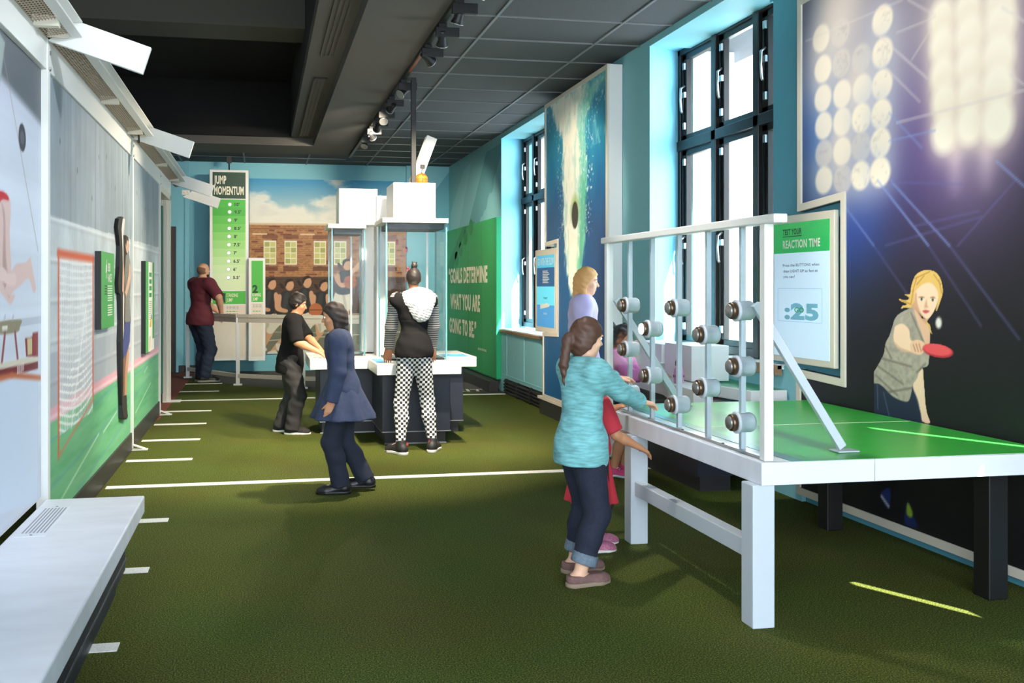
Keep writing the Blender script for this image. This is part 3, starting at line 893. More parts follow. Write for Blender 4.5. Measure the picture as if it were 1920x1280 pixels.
decal([(8.599, 1.77), (8.77, 1.794), (8.876, 1.713), (8.912, 1.605), (8.841, 1.392), (8.876, 1.178), (8.667, 1.154), (8.533, 1.214), (8.566, 1.395), (8.533, 1.623)], mat('grey_top_ink', (128, 128, 122), .5, noise=.3, nscale=40), 'tank_top_print', 1)
decal([(8.805, 1.711), (8.876, 1.675), (8.912, 1.581), (8.77, 1.486), (8.599, 1.413), (8.533, 1.45), (8.667, 1.532), (8.77, 1.603)], mat('face_ink', (212, 170, 146), .5), 'arm_print', 3)
decal([(8.435, 1.756), (8.5, 1.577), (8.467, 1.432), (8.371, 1.46), (8.403, 1.665)], mat('face_ink', (212, 170, 146), .5), 'arm_print', 2)
decal([(8.533, 1.191), (8.876, 1.193), (8.841, 1.015), (8.667, 0.932), (8.435, 0.894), (8.403, 0.995), (8.467, 1.126)], mat('navy_shorts_ink', (66, 74, 130), .5, noise=.2, nscale=30), 'shorts_print', 2)
decal([(8.667, 0.955), (8.805, 1.017), (8.77, 0.869), (8.667, 0.692), (8.633, 0.558), (8.533, 0.569), (8.533, 0.76)], mat('leg_ink', (190, 146, 118), .5), 'leg_print', 1)
decal([(8.435, 0.894), (8.599, 0.918), (8.533, 0.705), (8.533, 0.569), (8.435, 0.58)], mat('leg_dark_ink', (126, 96, 78), .5), 'leg_print', 1)
decal([(8.403, 0.583), (8.633, 0.567), (8.667, 0.424), (8.701, 0.355), (8.435, 0.4), (8.371, 0.484)], mat('boot_ink', (52, 48, 44), .5, noise=.4, nscale=40), 'boots_print', 2)

# ================================================================ FAR END: jump exhibit, mural, railing
# ---- schoolyard basketball mural on the back wall
t = thing('basketball_mural', 'wide mural of basketball players leaping before a brick school wall', 'mural', (1.1, 17.37, .29))
mu0, mu1, mv0, mv1 = -.19, 2.62, .30, 3.42
m = MB(); m.box(mu0, 17.372, mv0, mu1, 17.40, mv1); m.build('panel', M['white'], t)
S = Sheet(mu0, mu1, mv0, mv1, .0085, .0085, (200, 220, 226))
U, V = S.U, S.V
k = np.clip((V - 2.6) / .8, 0, 1)[..., None]
S.c = np.array([236, 232, 214.]) * (1 - k) + np.array([58, 148, 200.]) * k
cl = S.noise((1.5, 2.6), 41, 5)
S.blend(np.clip((cl - .47 + (2.95 - V) * .30) * 7, 0, 1) * .9, (238, 236, 226))
S.blend(np.clip((cl - .62) * 5, 0, 1) * .4 * (V > 2.7), (196, 200, 200))
br = (V < 2.60) & (V > 1.66)
n = S.noise((30, 42), 2, 2)
c = np.empty(S.c.shape); c[:] = (176, 122, 78); c *= (.78 + .34 * n)[..., None]
S.c = np.where(br[..., None], c, S.c)
row = np.floor(V / .034); off = (row % 2) * .05
cell = np.floor((U + off) / .10)
hsh = np.abs(np.sin(cell * 12.9898 + row * 78.233) * 43758.5453) % 1
S.blend(br * (hsh > .86) * .75, (112, 52, 40))
S.blend(br * ((np.abs((V / .034) % 1) < .14)) * .35, (206, 172, 130))
S.rect(mu0, 2.60, mu1, 2.635, (206, 186, 150), .8)
S.rect(mu0, 2.52, mu1, 2.54, (110, 66, 46), .5)
for x0 in (-.08, .76, 1.7): S.rect(x0 - .06, 2.42, x0 + .20, 2.445, (226, 204, 168), .9)
for x0 in (.058, .424, .946, 1.31, 1.83, 2.2):
    S.rect(x0 - .02, 2.35, x0 + .25, 2.42, (112, 66, 46), .7)
    S.rect(x0, 1.89, x0 + .22, 2.32, (240, 236, 220))
    for i in range(2):
        for j in range(4):
            gn = (206, 204, 130) if (i + j) % 3 else (170, 174, 100)
            S.rect(x0 + .016 + i * .10, 1.91 + j * .10, x0 + .104 + i * .10, 1.995 + j * .10, gn)
    S.rect(x0 - .02, 1.78, x0 + .25, 1.86, (104, 62, 44), .8)
S.rect(mu0, 1.0, mu1, 1.67, (84, 58, 42)); S.blend(((V < 1.67) & (V > 1.0)) * .5 * n, (50, 36, 28))
S.blend(((V < 1.67) & (V > 1.0)) * (np.abs((V / .05) % 1) < .18) * .35, (128, 92, 64))
S.rect(mu0, .88, mu1, 1.02, (166, 146, 112))
S.rect(mu0, .30, mu1, .90, (124, 122, 104)); S.blend((V < .9) * (S.noise((3, 9), 8, 3) - .3) * .6, (84, 88, 80))
S.rect(mu0, .86, mu1, .875, (220, 216, 200), .8)
S.line((mu0, .52), (mu1, .68), .012, (226, 224, 212), .7); S.line((mu0, .70), (1.4, .66), .008, (226, 224, 212), .5)
def player(x, z, s, lean, shirt=(40, 42, 44), arm='ball', sk=(212, 162, 126)):
    """standing-run figure, hip at x,z, scale s"""
    f = lambda a, b: (x + (a + lean * b) * s, z + b * s)
    wh = (226, 218, 202)
    S.poly([f(-.10, -.05), f(.06, -.04), f(.18, -.30), f(.12, -.46), f(.03, -.40), f(-.02, -.22)], sk)
    S.poly([f(.12, -.44), f(.05, -.42), f(-.14, -.70), f(-.08, -.78), f(.02, -.62)], sk)
    S.poly([f(-.16, -.05), f(-.02, -.06), f(-.16, -.38), f(-.28, -.66), f(-.36, -.62), f(-.24, -.32)], sk)
    S.poly([f(-.14, .06), f(.12, .05), f(.22, -.22), f(.10, -.36), f(-.02, -.18), f(-.18, -.36), f(-.30, -.30), f(-.20, -.10)], wh)
    S.poly([f(-.02, 0), f(.04, -.02), f(.12, -.32), f(.06, -.30)], (196, 186, 168), alpha=.7)
    S.poly([f(-.20, -.74), f(-.06, -.70), f(.00, -.76), f(.02, -.82), f(-.18, -.83)], (222, 216, 204))
    S.poly([f(-.40, -.60), f(-.28, -.62), f(-.22, -.70), f(-.34, -.74)], (222, 216, 204))
    S.poly([f(-.14, .02), f(.14, .02), f(.17, .30), f(.12, .46), f(.02, .50), f(-.12, .47), f(-.17, .28)], shirt)
    S.poly([f(-.05, .05), f(.03, .05), f(.05, .44), f(-.06, .44)], tuple(v * 1.4 for v in shirt), alpha=.4)
    S.ell(*f(.02, .62), .085 * s, .115 * s, sk)
    S.poly([f(-.075, .61), f(-.07, .71), f(.02, .75), f(.08, .705), f(.02, .695), f(-.03, .66), f(-.05, .59)], (40, 28, 22))
    S.ell(*f(-.13, .60), .03 * s, .07 * s, (40, 28, 22), rot=.6)
    if arm == 'ball':
        S.poly([f(.10, .44), f(.17, .42), f(.26, .18), f(.34, .10), f(.30, .04), f(.20, .10), f(.11, .32)], sk)
        S.poly([f(-.15, .44), f(-.22, .36), f(-.18, .12), f(.04, .06), f(.06, .12), f(-.08, .18), f(-.10, .38)], sk)
    else:
        S.poly([f(.10, .46), f(.18, .44), f(.36, .66), f(.46, .90), f(.40, .92), f(.28, .72)], sk)
        S.poly([f(-.15, .44), f(-.22, .34), f(-.06, .14), f(.14, .22), f(.12, .28), f(-.06, .24), f(-.10, .38)], sk)
for (x, z, s) in ((1.02, .98, .86), (.10, 1.0, .88), (.41, .98, .88), (.72, 1.02, .90)):
    player(x, z, s, .16)
player(1.47, 1.36, .86, .1, arm='up')
S.ell(1.60, 1.58, .12, .12, (176, 98, 58)); S.line((1.49, 1.59), (1.71, 1.57), .006, (70, 40, 26)); S.line((1.60, 1.46), (1.61, 1.70), .006, (70, 40, 26))
S.ell(.98, 1.08, .12, .12, (190, 110, 66)); S.line((.87, 1.08), (1.09, 1.08), .006, (70, 40, 26))
S.build('printed_picture', lambda U, V: (U, np.full(U.shape, 17.3705), V), print_mat('satin_mural_ink', .5, .25), t)

# ---- tall jump height sign
Y = 16.6
t = thing('jump_momentum_sign', 'tall white framed sign with a green ladder of jump heights', 'sign', (-.52, 16.7, .25))
m = MB(); m.box(-.84, Y, .25, -.195, Y + .22, 3.47); m.build('cabinet', M['white'], t, .008)
m = MB(); m.box(-.79, Y - .004, 2.985, -.245, Y - .0005, 3.43); m.build('header_panel', mat('dark_bottle_green', (14, 62, 40), .5), t)
text('JUMP', (-.765, Y - .004, 3.235), (1, 0, 0), (0, 0, 1), .135, M['ink_cream'], t, 'heading', width=.20, bold=.035)
text('MOMENTUM', (-.765, Y - .004, 3.055), (1, 0, 0), (0, 0, 1), .135, M['ink_cream'], t, 'heading', width=.49, bold=.035)
cols = [(70, 186, 60), (66, 178, 58), (92, 192, 76), (112, 200, 90), (136, 210, 108), (156, 216, 126), (172, 222, 142), (190, 228, 162), (204, 232, 178), (214, 234, 190)]
lab = ["10'", "9.5'", "9'", "8.5'", "8'", "7.5'", "7'", "6.5'", "6'", "5.5'"]
m = MB()
hh = .1385; ztop = 2.97
for i in range(10):
    z1 = ztop - hh * i; z0 = z1 - hh
    if i == 9: z0 = 1.445
    m.box(-.79, Y - .004, z0, -.245, Y - .0005, z1, i)
    zc_ = z1 - hh * .52 - (0.012 if i == 0 else 0)
    q = MB(); q.lathe([(.032, 0), (.032, .003)], (-.505 - .003 * i, Y - .004, zc_), (0, -1, 0), n=16); rg = q.build('dot', M['ink_grey'], t)
    q = MB(); q.lathe([(.024, .003), (.024, .006)], (-.505 - .003 * i, Y - .004, zc_), (0, -1, 0), n=16); q.build('lit_face', mat('lit_dot_white', (255, 255, 250), .4, emit=.6), rg)
    text(lab[i], (-.425 - .003 * i, Y - .004, zc_ - .024), (1, 0, 0), (0, 0, 1), .052, M['ink_black'], t, 'height_number', bold=.035)
m.build('height_ladder', [mat('ladder_green_%s' % 'abcdefghij'[i], cols[i], .5) for i in range(10)], t)
m = MB(); m.box(-.79, Y - .004, 1.205, -.245, Y - .0005, 1.425); m.build('footer_band', M['leafgreen'], t)
text('1', (-.665, Y - .004, 1.24), (1, 0, 0), (0, 0, 1), .145, M['ink_dkgreen'], t, 'numeral', width=.085, bold=.06)
text('STANDING', (-.56, Y - .004, 1.325), (1, 0, 0), (0, 0, 1), .06, M['ink_cream'], t, 'caption', width=.19, bold=.02)
text('JUMP', (-.56, Y - .004, 1.245), (1, 0, 0), (0, 0, 1), .06, M['ink_cream'], t, 'caption', width=.10, bold=.02)
m = MB(); m.box(-.79, Y - .003, .30, -.245, Y - .0005, 1.185); m.build('lower_panel', mat('beige_panel', (228, 216, 202), .5), t)
def lines_y(lst, y, parent, name, matl):
    m = MB()
    for (x0, x1, z, h) in lst:
        xx = x0; k = 0
        while xx < x1:
            w = min(.03 + .03 * ((k * 7) % 5) / 5, x1 - xx); m.box(xx, y - .001, z, xx + w, y, z + h); xx += w + .012; k += 1
    m.build(name, matl, parent)
lines_y([(-.56, -.36, 1.16 - i * .02, .008) for i in range(3)] + [(-.56, -.37, 1.04, .008)] + [(-.56, -.36, 1.0 - i * .018, .008) for i in range(2)], Y - .003, t, 'small_print', M['ink_grey'])
lines_y([(-.56, -.38, 1.075, .012)], Y - .003, t, 'green_note', M['leafgreen'])
m = MB(); m.tube([(-.52, Y + .1, 3.46), (-.52, Y + .1, 3.70)], .012, 8); m.box(-.56, Y + .05, 3.60, -.48, Y + .15, 3.70); m.build('ceiling_hanger', M['black'], t)

# ---- second, lower sign cabinet
Y2 = 16.45
t = thing('running_jump_sign', 'narrow white sign cabinet with a green panel marked 2', 'sign', (-.02, 16.6, .25))
m = MB(); m.box(-.195, Y2, .25, .085, Y2 + .30, 1.985); m.build('cabinet', M['white'], t, .008)
m = MB(); m.box(-.145, Y2 - .004, 1.24, .045, Y2 - .0005, 1.935); m.build('green_panel', M['leafgreen'], t)
text('2', (-.13, Y2 - .004, 1.40), (1, 0, 0), (0, 0, 1), .125, M['ink_dkgreen'], t, 'numeral', width=.09, bold=.05)
text('RUNNING', (-.13, Y2 - .004, 1.335), (1, 0, 0), (0, 0, 1), .055, M['ink_cream'], t, 'caption', width=.14, bold=.02)
text('JUMP', (-.13, Y2 - .004, 1.265), (1, 0, 0), (0, 0, 1), .055, M['ink_cream'], t, 'caption', width=.09, bold=.02)
m = MB(); m.box(-.145, Y2 - .003, .32, .045, Y2 - .0005, 1.22); m.build('lower_panel', mat('beige_panel', (228, 216, 202), .5), t)
lines_y([(-.12, .02, 1.19 - i * .02, .008) for i in range(3)] + [(-.12, .02, 1.03 - i * .02, .008) for i in range(4)], Y2 - .003, t, 'small_print', M['ink_grey'])
lines_y([(-.12, .0, 1.08, .012)], Y2 - .003, t, 'green_note', M['leafgreen'])

# ---- railing with glass infill around the jump pit
t = thing('glass_railing', 'silver grey railing with glass panels around the jump area', 'railing', (-.3, 14.9, 0))
P = [(-1.17, 16.28), (-.335, 14.92), (.62, 14.25), (1.55, 13.95)]
mr = MB()
for a, b in zip(P, P[1:]):
    mr.bar((a[0], a[1], 1.055), (b[0], b[1], 1.055), .075, .05)
mr.build('handrail', M['cream_metal'], t, .004)
mr = MB()
for a, b in zip(P, P[1:]):
    mr.bar((a[0], a[1], .99), (b[0], b[1], .99), .05, .07)
mr.build('upper_rail', M['cream_metal'], t, .003)
mr = MB()
for a, b in zip(P, P[1:]): mr.bar((a[0], a[1], .145), (b[0], b[1], .145), .05, .06)
mr.build('lower_rail', M['cream_metal'], t, .003)
for a in P:
    m = MB(); m.box(a[0] - .03, a[1] - .03, .01, a[0] + .03, a[1] + .03, 1.03); m.build('post', M['white_metal'], t, .004)
    m = MB(); m.box(a[0] - .065, a[1] - .05, 0, a[0] + .065, a[1] + .05, .022); m.build('foot_plate', M['white_metal'], t, .003)
for a, b in zip(P, P[1:]):
    d = Vector((b[0] - a[0], b[1] - a[1], 0)).normalized() * .05
    m = MB(); m.bar((a[0] + d.x, a[1] + d.y, .565), (b[0] - d.x, b[1] - d.y, .565), .01, .76); m.build('glass_pane', M['glass'], t)

# ---- green quote panel on the window-side wall
t = thing('quote_panel', 'large green wall panel with a quotation in cream capitals', 'panel', (3.36, 15.4, .16))
qx = 3.335
m = MB(); m.box(qx, 13.43, .17, WX - .003, 17.28, 2.50); m.build('panel', [M['green']], t, .003)
m = MB(); m.box(qx - .001, 13.405, .17, WX - .003, 13.432, 2.50); m.build('edge', M['green_edge'], t)
m = MB()
for yy in (14.35, 15.3, 16.3): m.box(qx - .0012, yy, .17, qx, yy + .008, 2.50)
m.build('panel_seam', M['green_dk'], t)

m = MB()
m.prism([(17.132, 1.859), (16.735, 2.04), (15.73, 2.5), (15.392, 2.488), (16.543, 1.866), (16.931, 1.567)], 'x', qx - .0014, qx)
for c in [(15.108, 2.454), (15.517, 2.311), (15.904, 2.132), (16.263, 1.98), (16.638, 1.66)]:
    m.prism([(c[0] + .15 * math.cos(a), c[1] + .13 * math.sin(a)) for a in np.linspace(0, 2 * math.pi, 20, endpoint=False)], 'x', qx - .0014, qx)
m.build('tone_pattern', M['green_dk'], t)
for s, pa, pb, h in (('"GOALS DETERMINE', (843, 529.5), (914, 527.5), .205), ('WHAT YOU ARE', (845, 576), (900, 580.5), .205), ('GOING TO BE."', (843.5, 624), (893, 635), .205)):
    pass
A = [(16.956, 1.572), (13.963, 1.576), (16.808, 1.119), (14.459, 1.142), (16.882, 0.697), (14.72, 0.712), (14.607, 0.519), (14.032, 0.532)]
for s, i in (('\u201cGOALS DETERMINE', 0), ('WHAT YOU ARE', 2), ('GOING TO BE.\u201d', 4)):
    text(s, (qx - .001, A[i][0], A[i][1]), (0, -1, 0), (0, 0, 1), (.245, .25, .25)[i // 2], M['ink_cream'], t, 'quotation', width=A[i][0] - A[i + 1][0], bold=.04)
text('-JULIUS ERVING', (qx - .001, A[6][0], A[6][1]), (0, -1, 0), (0, 0, 1), .035, M['ink_cream'], t, 'attribution', width=A[6][0] - A[7][0], bold=.02)
m = MB(); m.box(3.20, 13.30, 0, 3.34, 17.2, .15); m.build('plinth', M['charcoal'], t, .004)

# ================================================================ KIOSK WITH THE GLASS CASES
t = thing('exhibit_kiosk', 'dark navy exhibit kiosk with a stepped white counter', 'kiosk', (1.3, 9.8, 0))
m = MB()
m.box(1.13, 9.0, .128, 1.785, 10.4, .685); m.box(.595, 9.80, .128, 1.13, 10.6, .685); m.box(1.785, 9.66, .128, 2.05, 10.4, .685)
m.build('base', M['navy'], t, .003)
m = MB()
m.box(1.165, 9.07, 0, 1.75, 10.3, .128); m.box(.62, 9.86, 0, 1.165, 10.5, .128); m.box(1.75, 9.72, 0, 2.01, 10.3, .128)
m.build('toe_kick', M['charcoal'], t)
m = MB()
m.box(1.128, 8.994, .122, 1.79, 9.01, .130); m.box(.59, 9.794, .122, 1.13, 9.81, .130); m.box(1.785, 9.654, .122, 2.054, 9.67, .130); m.box(1.124, 8.994, .122, 1.134, 9.81, .130)
m.box(.60, 9.845, .0, 1.16, 9.862, .012); m.box(1.16, 9.05, 0, 1.755, 9.068, .012)
m.build('metal_edge', M['alu'], t)
m = MB()
m.box(1.05, 8.75, .685, 1.842, 10.2, .786); m.box(.478, 9.47, .685, 1.06, 10.5, .786); m.box(1.82, 9.54, .685, 2.165, 10.5, .786)
m.build('counter_top', M['white'], t, .006)
m = MB(); m.box(1.075, 8.95, .7865, 1.17, 9.42, .788); m.box(1.85, 9.60, .7865, 2.10, 9.95, .788); m.build('blue_instruction_strip', mat('sky_blue_print', (96, 176, 222), .5, noise=.35, nscale=6), t)
m = MB()
for i in range(6): m.box(.52 + i * .05, 9.58, .7865, .55 + i * .05, 9.70, .788)
m.build('instruction_print', M['ink_grey'], t)
m = MB(); m.box(1.085, 10.36, .0, 1.20, 10.54, .784); m.build('rear_support', M['navy'], t, .004)

def glass_case(x0, y0, x1, y1, z0, z1, label):
    t = thing('glass_case', label, 'display case', ((x0 + x1) / 2, (y0 + y1) / 2, z0), group=None)
    g = MB()
    for b in ((x0, y0, x1, y0 + .01), (x0, y1 - .01, x1, y1), (x0, y0 + .01, x0 + .01, y1 - .01), (x1 - .01, y0 + .01, x1, y1 - .01)):
        g.box(b[0], b[1], z0 + .001, b[2], b[3], z1)
    g.build('glass_pane', M['glass_case'], t)
    e = MB()
    for x in (x0, x1):
        for y in (y0, y1): e.box(x - .007, y - .007, z0 + .001, x + .007, y + .007, z1)
    e.box(x0, y0, z0 + .03, x1, y0 + .004, z0 + .036)
    e.build('glass_edge', M['glass_edge'], t)
    c = MB(); c.box(x0 - .045, y0 - .05, z1, x1 + .012, y1 + .03, z1 + .045); c.build('cap', M['cream_metal'], t, .005)
    c = MB(); c.box(x0 + .02, y0 + .02, z1 - .055, x1 - .02, y1 - .02, z1 - .003); c.build('diffuser', mat('dark_grille', (58, 60, 60), .6, noise=.7, nscale=60), t)
    c = MB(); c.box(x0 + .015, y0 + .015, z0 + .002, x1 - .015, y1 - .015, z0 + .02); c.build('floor_plate', M['charcoal'], t)
    c = MB(); c.box(x1 - .11, y1 - .06, z0 + .02, x1 - .09, y1 - .04, z1 - .06); c.build('air_pipe', M['white_metal'], t)
    return t
glass_case(1.19, 9.15, 1.775, 9.72, .787, 2.112, 'wider glass case under the tall white box, nearest the houndstooth leggings')
glass_case(.722, 9.86, 1.055, 10.32, .787, 2.095, 'narrower glass case standing before the brick school mural')
# scraps tumbling in the wider case
for (x, y, z) in ((1.33, 9.4, 1.93), (1.43, 9.45, 1.86), (1.44, 9.42, 1.66)):
    m = MB(); m.box(x - .012, y, z - .02, x + .012, y + .003, z + .02); m.sphere((x, y, z + .025), .012, 8)
    tag(m.build('paper_scrap', mat('red_scrap', (178, 70, 90), .5)), 'small reddish scrap drifting inside the wider glass case', 'scrap', 'scraps in the glass case')
t = thing('equipment_housing', 'white box housing on top of the wider glass case, under the basketball', 'housing', (1.5, 9.4, 2.157))
m = MB(); m.box(1.262, 9.18, 2.158, 1.676, 9.70, 2.505); m.build('box', M['white'], t, .004)
t = thing('equipment_housing', 'white box housing above the narrower glass case with mural behind', 'housing', (.95, 10.1, 2.141))
m = MB(); m.box(.80, 9.95, 2.141, 1.20, 10.34, 2.515); m.build('box', M['white'], t, .004)
m = MB(); m.box(1.075, 10.36, .79, 1.21, 10.55, 2.50); m.build('column', M['white'], t, .004)
t = thing('white_column', 'slim white column between the two box housings', 'column', (1.25, 10.0, .787))
m = MB(); m.box(1.185, 9.90, .787, 1.30, 10.12, 2.44); m.build('shaft', M['white'], t, .004)
# pole up to the ceiling track, tilted arm and basketball
t = thing('black_pole', 'black square pole rising from the white box to the ceiling track', 'pole', (1.50, 9.45, 2.505))
m = MB(); m.box(1.475, 9.42, 2.506, 1.523, 9.468, 3.575); m.box(1.44, 9.43, 3.545, 1.523, 9.46, 3.575); m.build('shaft', M['black'], t, .003)
m = MB(); m.lathe([(.012, 0), (.012, .01)], (1.47, 9.44, 3.35), (-1, 0, 0), n=8); m.build('screw', M['alu'], t)
t = thing('tilted_arm', 'tilted white metal arm behind the black pole above the basketball', 'arm', (1.6, 9.62, 2.507))
m = MB()
m.bar((1.535, 9.67, 2.535), (1.72, 9.67, 3.02), .11, .12, (0, 1, 0)); m.build('arm', M['white_metal'], t, .004)
m = MB(); m.box(1.595, 9.585, 2.70, 1.64, 9.61, 2.735); m.build('clamp', M['black'], t)
m = MB(); m.tube([(1.617, 9.59, 2.715), (1.602, 9.52, 2.69), (1.589, 9.50, 2.642)], .007, 8); m.build('hook', M['alu'], t)
t = thing('basketball', 'orange basketball on top of the white box by the black pole', 'ball', (1.588, 9.50, 2.572))
R = .066
m = MB(); m.sphere((1.588, 9.50, 2.573), R, 32); m.build('ball', mat('orange_ball_rubber', (232, 122, 36), .55, noise=.1, nscale=60, bump=.15), t)
m = MB()
def ring(fn):
    m.tube([Vector((1.588, 9.50, 2.573)) + Vector(fn(a)) * (R + .0005) for a in np.linspace(0, 2 * math.pi, 40)], .0022, 6, caps=False)
ring(lambda a: (math.cos(a), math.sin(a), 0)); ring(lambda a: (0, math.cos(a), math.sin(a)))
for sg in (1, -1): ring(lambda a: Vector((math.cos(a) * .80, math.sin(a) * .80 , sg * (.60 - .18 * math.cos(2 * a)))).normalized())
m.build('seam', M['ink_black'], t)

# ================================================================ WINDOW SIDE
# ---- diver picture in its white frame, with the notch that holds the flow sign
XD = 3.26
t = thing('diver_picture', 'tall white framed picture of a diver plunging through blue water', 'picture', (3.33, 9.7, .1))
out = [(8.705, .20), (8.705, 3.625), (10.765, 3.61), (10.765, 1.965), (10.295, 1.985), (10.295, .985), (10.85, .965), (10.85, .20)]
m = MB(); m.prism(out, 'x', XD + .012, WX - .003); m.build('box_frame', M['white'], t, .004)
def inset(poly, d):
    n = len(poly); res = []
    ar = sum(poly[i][0] * poly[(i + 1) % n][1] - poly[(i + 1) % n][0] * poly[i][1] for i in range(n))
    sg = 1 if ar > 0 else -1
    for i in range(n):
        p0, p1, p2 = Vector(poly[i - 1]), Vector(poly[i]), Vector(poly[(i + 1) % n])
        e1 = (p1 - p0).normalized(); e2 = (p2 - p1).normalized()
        n1 = Vector((-e1.y, e1.x)) * sg; n2 = Vector((-e2.y, e2.x)) * sg
        b = n1 + n2; res.append(tuple(p1 + b * (d / max(.2, b.dot(n1)))))
    return res
def frame_ring(poly, w, x0, x1):
    m = MB(); inn = inset(poly, w); n = len(poly)
    for i in range(n):
        j = (i + 1) % n
        a, b, c, d = poly[i], poly[j], inn[j], inn[i]
        v = [(x0, *a), (x0, *b), (x0, *c), (x0, *d), (x1, *a), (x1, *b), (x1, *c), (x1, *d)]
        m.add(v, [(0, 1, 2, 3), (7, 6, 5, 4), (0, 4, 5, 1), (3, 2, 6, 7)])
    return m, inn
m, inn = frame_ring(out, .045, XD - .008, XD + .012)
m.build('frame_rim', M['cream_metal'], t)
S = Sheet(8.70, 10.86, .19, 3.63, .010, .010, (30, 92, 142))
U, V = S.U, S.V
n1 = S.noise((2.2, 1.6), 31, 5); n2 = S.noise((16, 7), 7, 4); n3 = S.noise((40, 40), 9, 2)
S.c[:] = np.array([28, 84, 136.]); S.c += ((n1 - .5) * 26)[..., None]
S.blend(np.clip((U - 9.4) / 1.4, 0, 1) * .45, (22, 112, 168))
S.blend(np.clip((V - 2.2 + (n1 - .5) * 1.2) / 1.0, 0, 1) * .85, (54, 156, 186))
S.blend(np.clip((9.5 - U) / .5, 0, 1) * np.clip((2.9 - V) / .8, 0, 1) * .6, (38, 70, 122))
L = [(10.514, 3.566), (10.394, 3.375), (10.083, 3.147), (10.046, 2.879), (10.083, 2.709), (10.046, 2.414), (10.046, 2.181), (10.009, 1.889), (9.917, 1.655), (9.826, 1.454)]
Rr = [(8.72, 3.548), (9.123, 3.398), (9.38, 3.202), (9.347, 2.952), (9.331, 2.678), (9.363, 2.464), (9.347, 2.191), (9.396, 1.921), (9.496, 1.677), (9.773, 1.449)]
plume = L + Rr[::-1]
wob = (n2 - .5) * .34 + (S.noise((22, 16), 5, 3) - .5) * .22
S.blend(np.clip(.5 - (S.sd(plume) + wob * .55) / .10, 0, 1) * .95, (120, 206, 190))
mid = [((a[0] * 1.0 + b[0] * .0), a[1]) for a, b in zip(L, Rr)] + [((a[0] * .34 + b[0] * .66), b[1]) for a, b in zip(L, Rr)][::-1]
S.blend(np.clip(.75 - (S.sd(mid) + wob * .5) / .10, 0, 1) * .97, (250, 248, 234))
S.blend(np.clip((n2 - .55) * 5, 0, 1) * (S.sd(plume) < .02) * .55, (236, 240, 226))
n4 = S.noise((9, 4), 19, 5); S.blend(np.clip((n4 - .52) * 6, 0, 1) * (S.sd(plume) < .0) * .6, (168, 212, 204)); S.blend(np.clip((.40 - n4) * 8, 0, 1) * (S.sd(plume) < .0) * .35, (206, 220, 206))
S.blend(np.clip((n3 - .66) * 7, 0, 1) * (S.sd(plume) < .22) * (V > 2.0) * .8, (232, 242, 238))
S.blend(np.clip((n2 - .5) * 4, 0, 1) * (V > 2.9) * (U < 9.7) * .5, (150, 214, 214))
g = [(9.479, 2.641), (9.331, 2.57), (9.347, 2.245), (9.413, 1.867), (9.513, 1.677), (9.65, 1.707), (9.547, 2.038), (9.513, 2.368)]
S.poly(g, (84, 178, 140), soft=.05, alpha=.6)
hd = [(9.685, 2.253)][0]
S.ell(hd[0], hd[1] + .05, .12, .15, (150, 180, 84), soft=.05, alpha=.8)
S.ell(hd[0], hd[1], .105, .142, (64, 56, 48))
S.blend((S.sd([(p[0], p[1]) for p in [(9.826, 2.053), (9.547, 2.038), (9.564, 1.706), (9.773, 1.455), (9.862, 1.712)]]) < .02) * np.clip((n2 - .35) * 3, 0, 1) * .9, (244, 240, 224))
nsd = S.sd(inn)
S.build('printed_picture', lambda U, V: (np.full(U.shape, XD), U, V), print_mat('glossy_picture_ink', .35, .35), t, flip=True, keep=nsd < .03)
m = MB(); m.box(3.26, 8.75, 0, 3.40, 11.0, .175); m.build('plinth', M['charcoal'], t, .004)
m = MB(); m.box(3.25, 8.9, .175, 3.30, 11.05, .205); m.build('ledge', M['cream_metal'], t)

def sign_plate(name, label, x, y0, y1, z0, z1, rim, loc):
    t = thing(name, label, 'sign', loc)
    m = MB(); m.box(x, y0, z0, x + .035, y1, z1); m.build('housing', M['cream_metal'], t, .006)
    return t
t = sign_plate('flow_sign', 'narrow blue sign panel headed GO WITH THE FLOW beside the diver', 3.262, 10.335, 11.18, .97, 1.935, .06, (3.28, 10.75, .97))
fx = 3.2605
m = MB()
m.box(fx - .001, 10.41, 1.72, fx + .002, 11.10, 1.865, 0); m.box(fx - .001, 10.41, 1.50, fx + .002, 11.10, 1.72, 1); m.box(fx - .001, 10.41, 1.285, fx + .002, 11.10, 1.50, 2); m.box(fx - .001, 10.41, 1.03, fx + .002, 11.10, 1.285, 3)
m.build('screen', [mat('flow_cyan', (74, 178, 216), .4, emit=.25), mat('flow_navy', (32, 88, 140), .4, emit=.2), mat('flow_sky', (98, 204, 230), .4, emit=.3), mat('flow_blue', (70, 150, 212), .4, emit=.25)], t)
text('GO WITH THE FLOW', (fx - .001, 11.06, 1.75), (0, -1, 0), (0, 0, 1), .085, M['ink_white'], t, 'heading', width=.63, bold=.01)
for i in range(8):
    m = MB(); m.box(fx - .0018, 10.86 - (.20 + .03 * (i % 3)), 1.675 - i * .019, fx - .001, 10.86, 1.684 - i * .019); m.build('small_print', M['ink_white'], t)
text('THRUST', (fx - .001, 10.83, 1.355), (0, -1, 0), (0, 0, 1), .022, M['ink_dkgreen'], t, 'caption', width=.16, bold=.02)
text('DRAG', (fx - .001, 10.82, 1.175), (0, -1, 0), (0, 0, 1), .022, M['ink_white'], t, 'caption', width=.13, bold=.02)
m = MB(); m.prism([(10.95, 1.235), (10.62, 1.265), (10.58, 1.285), (10.70, 1.31), (10.76, 1.30), (10.96, 1.29)], 'x', fx - .0018, fx - .001); m.build('swimmer_print', M['ink_white'], t)

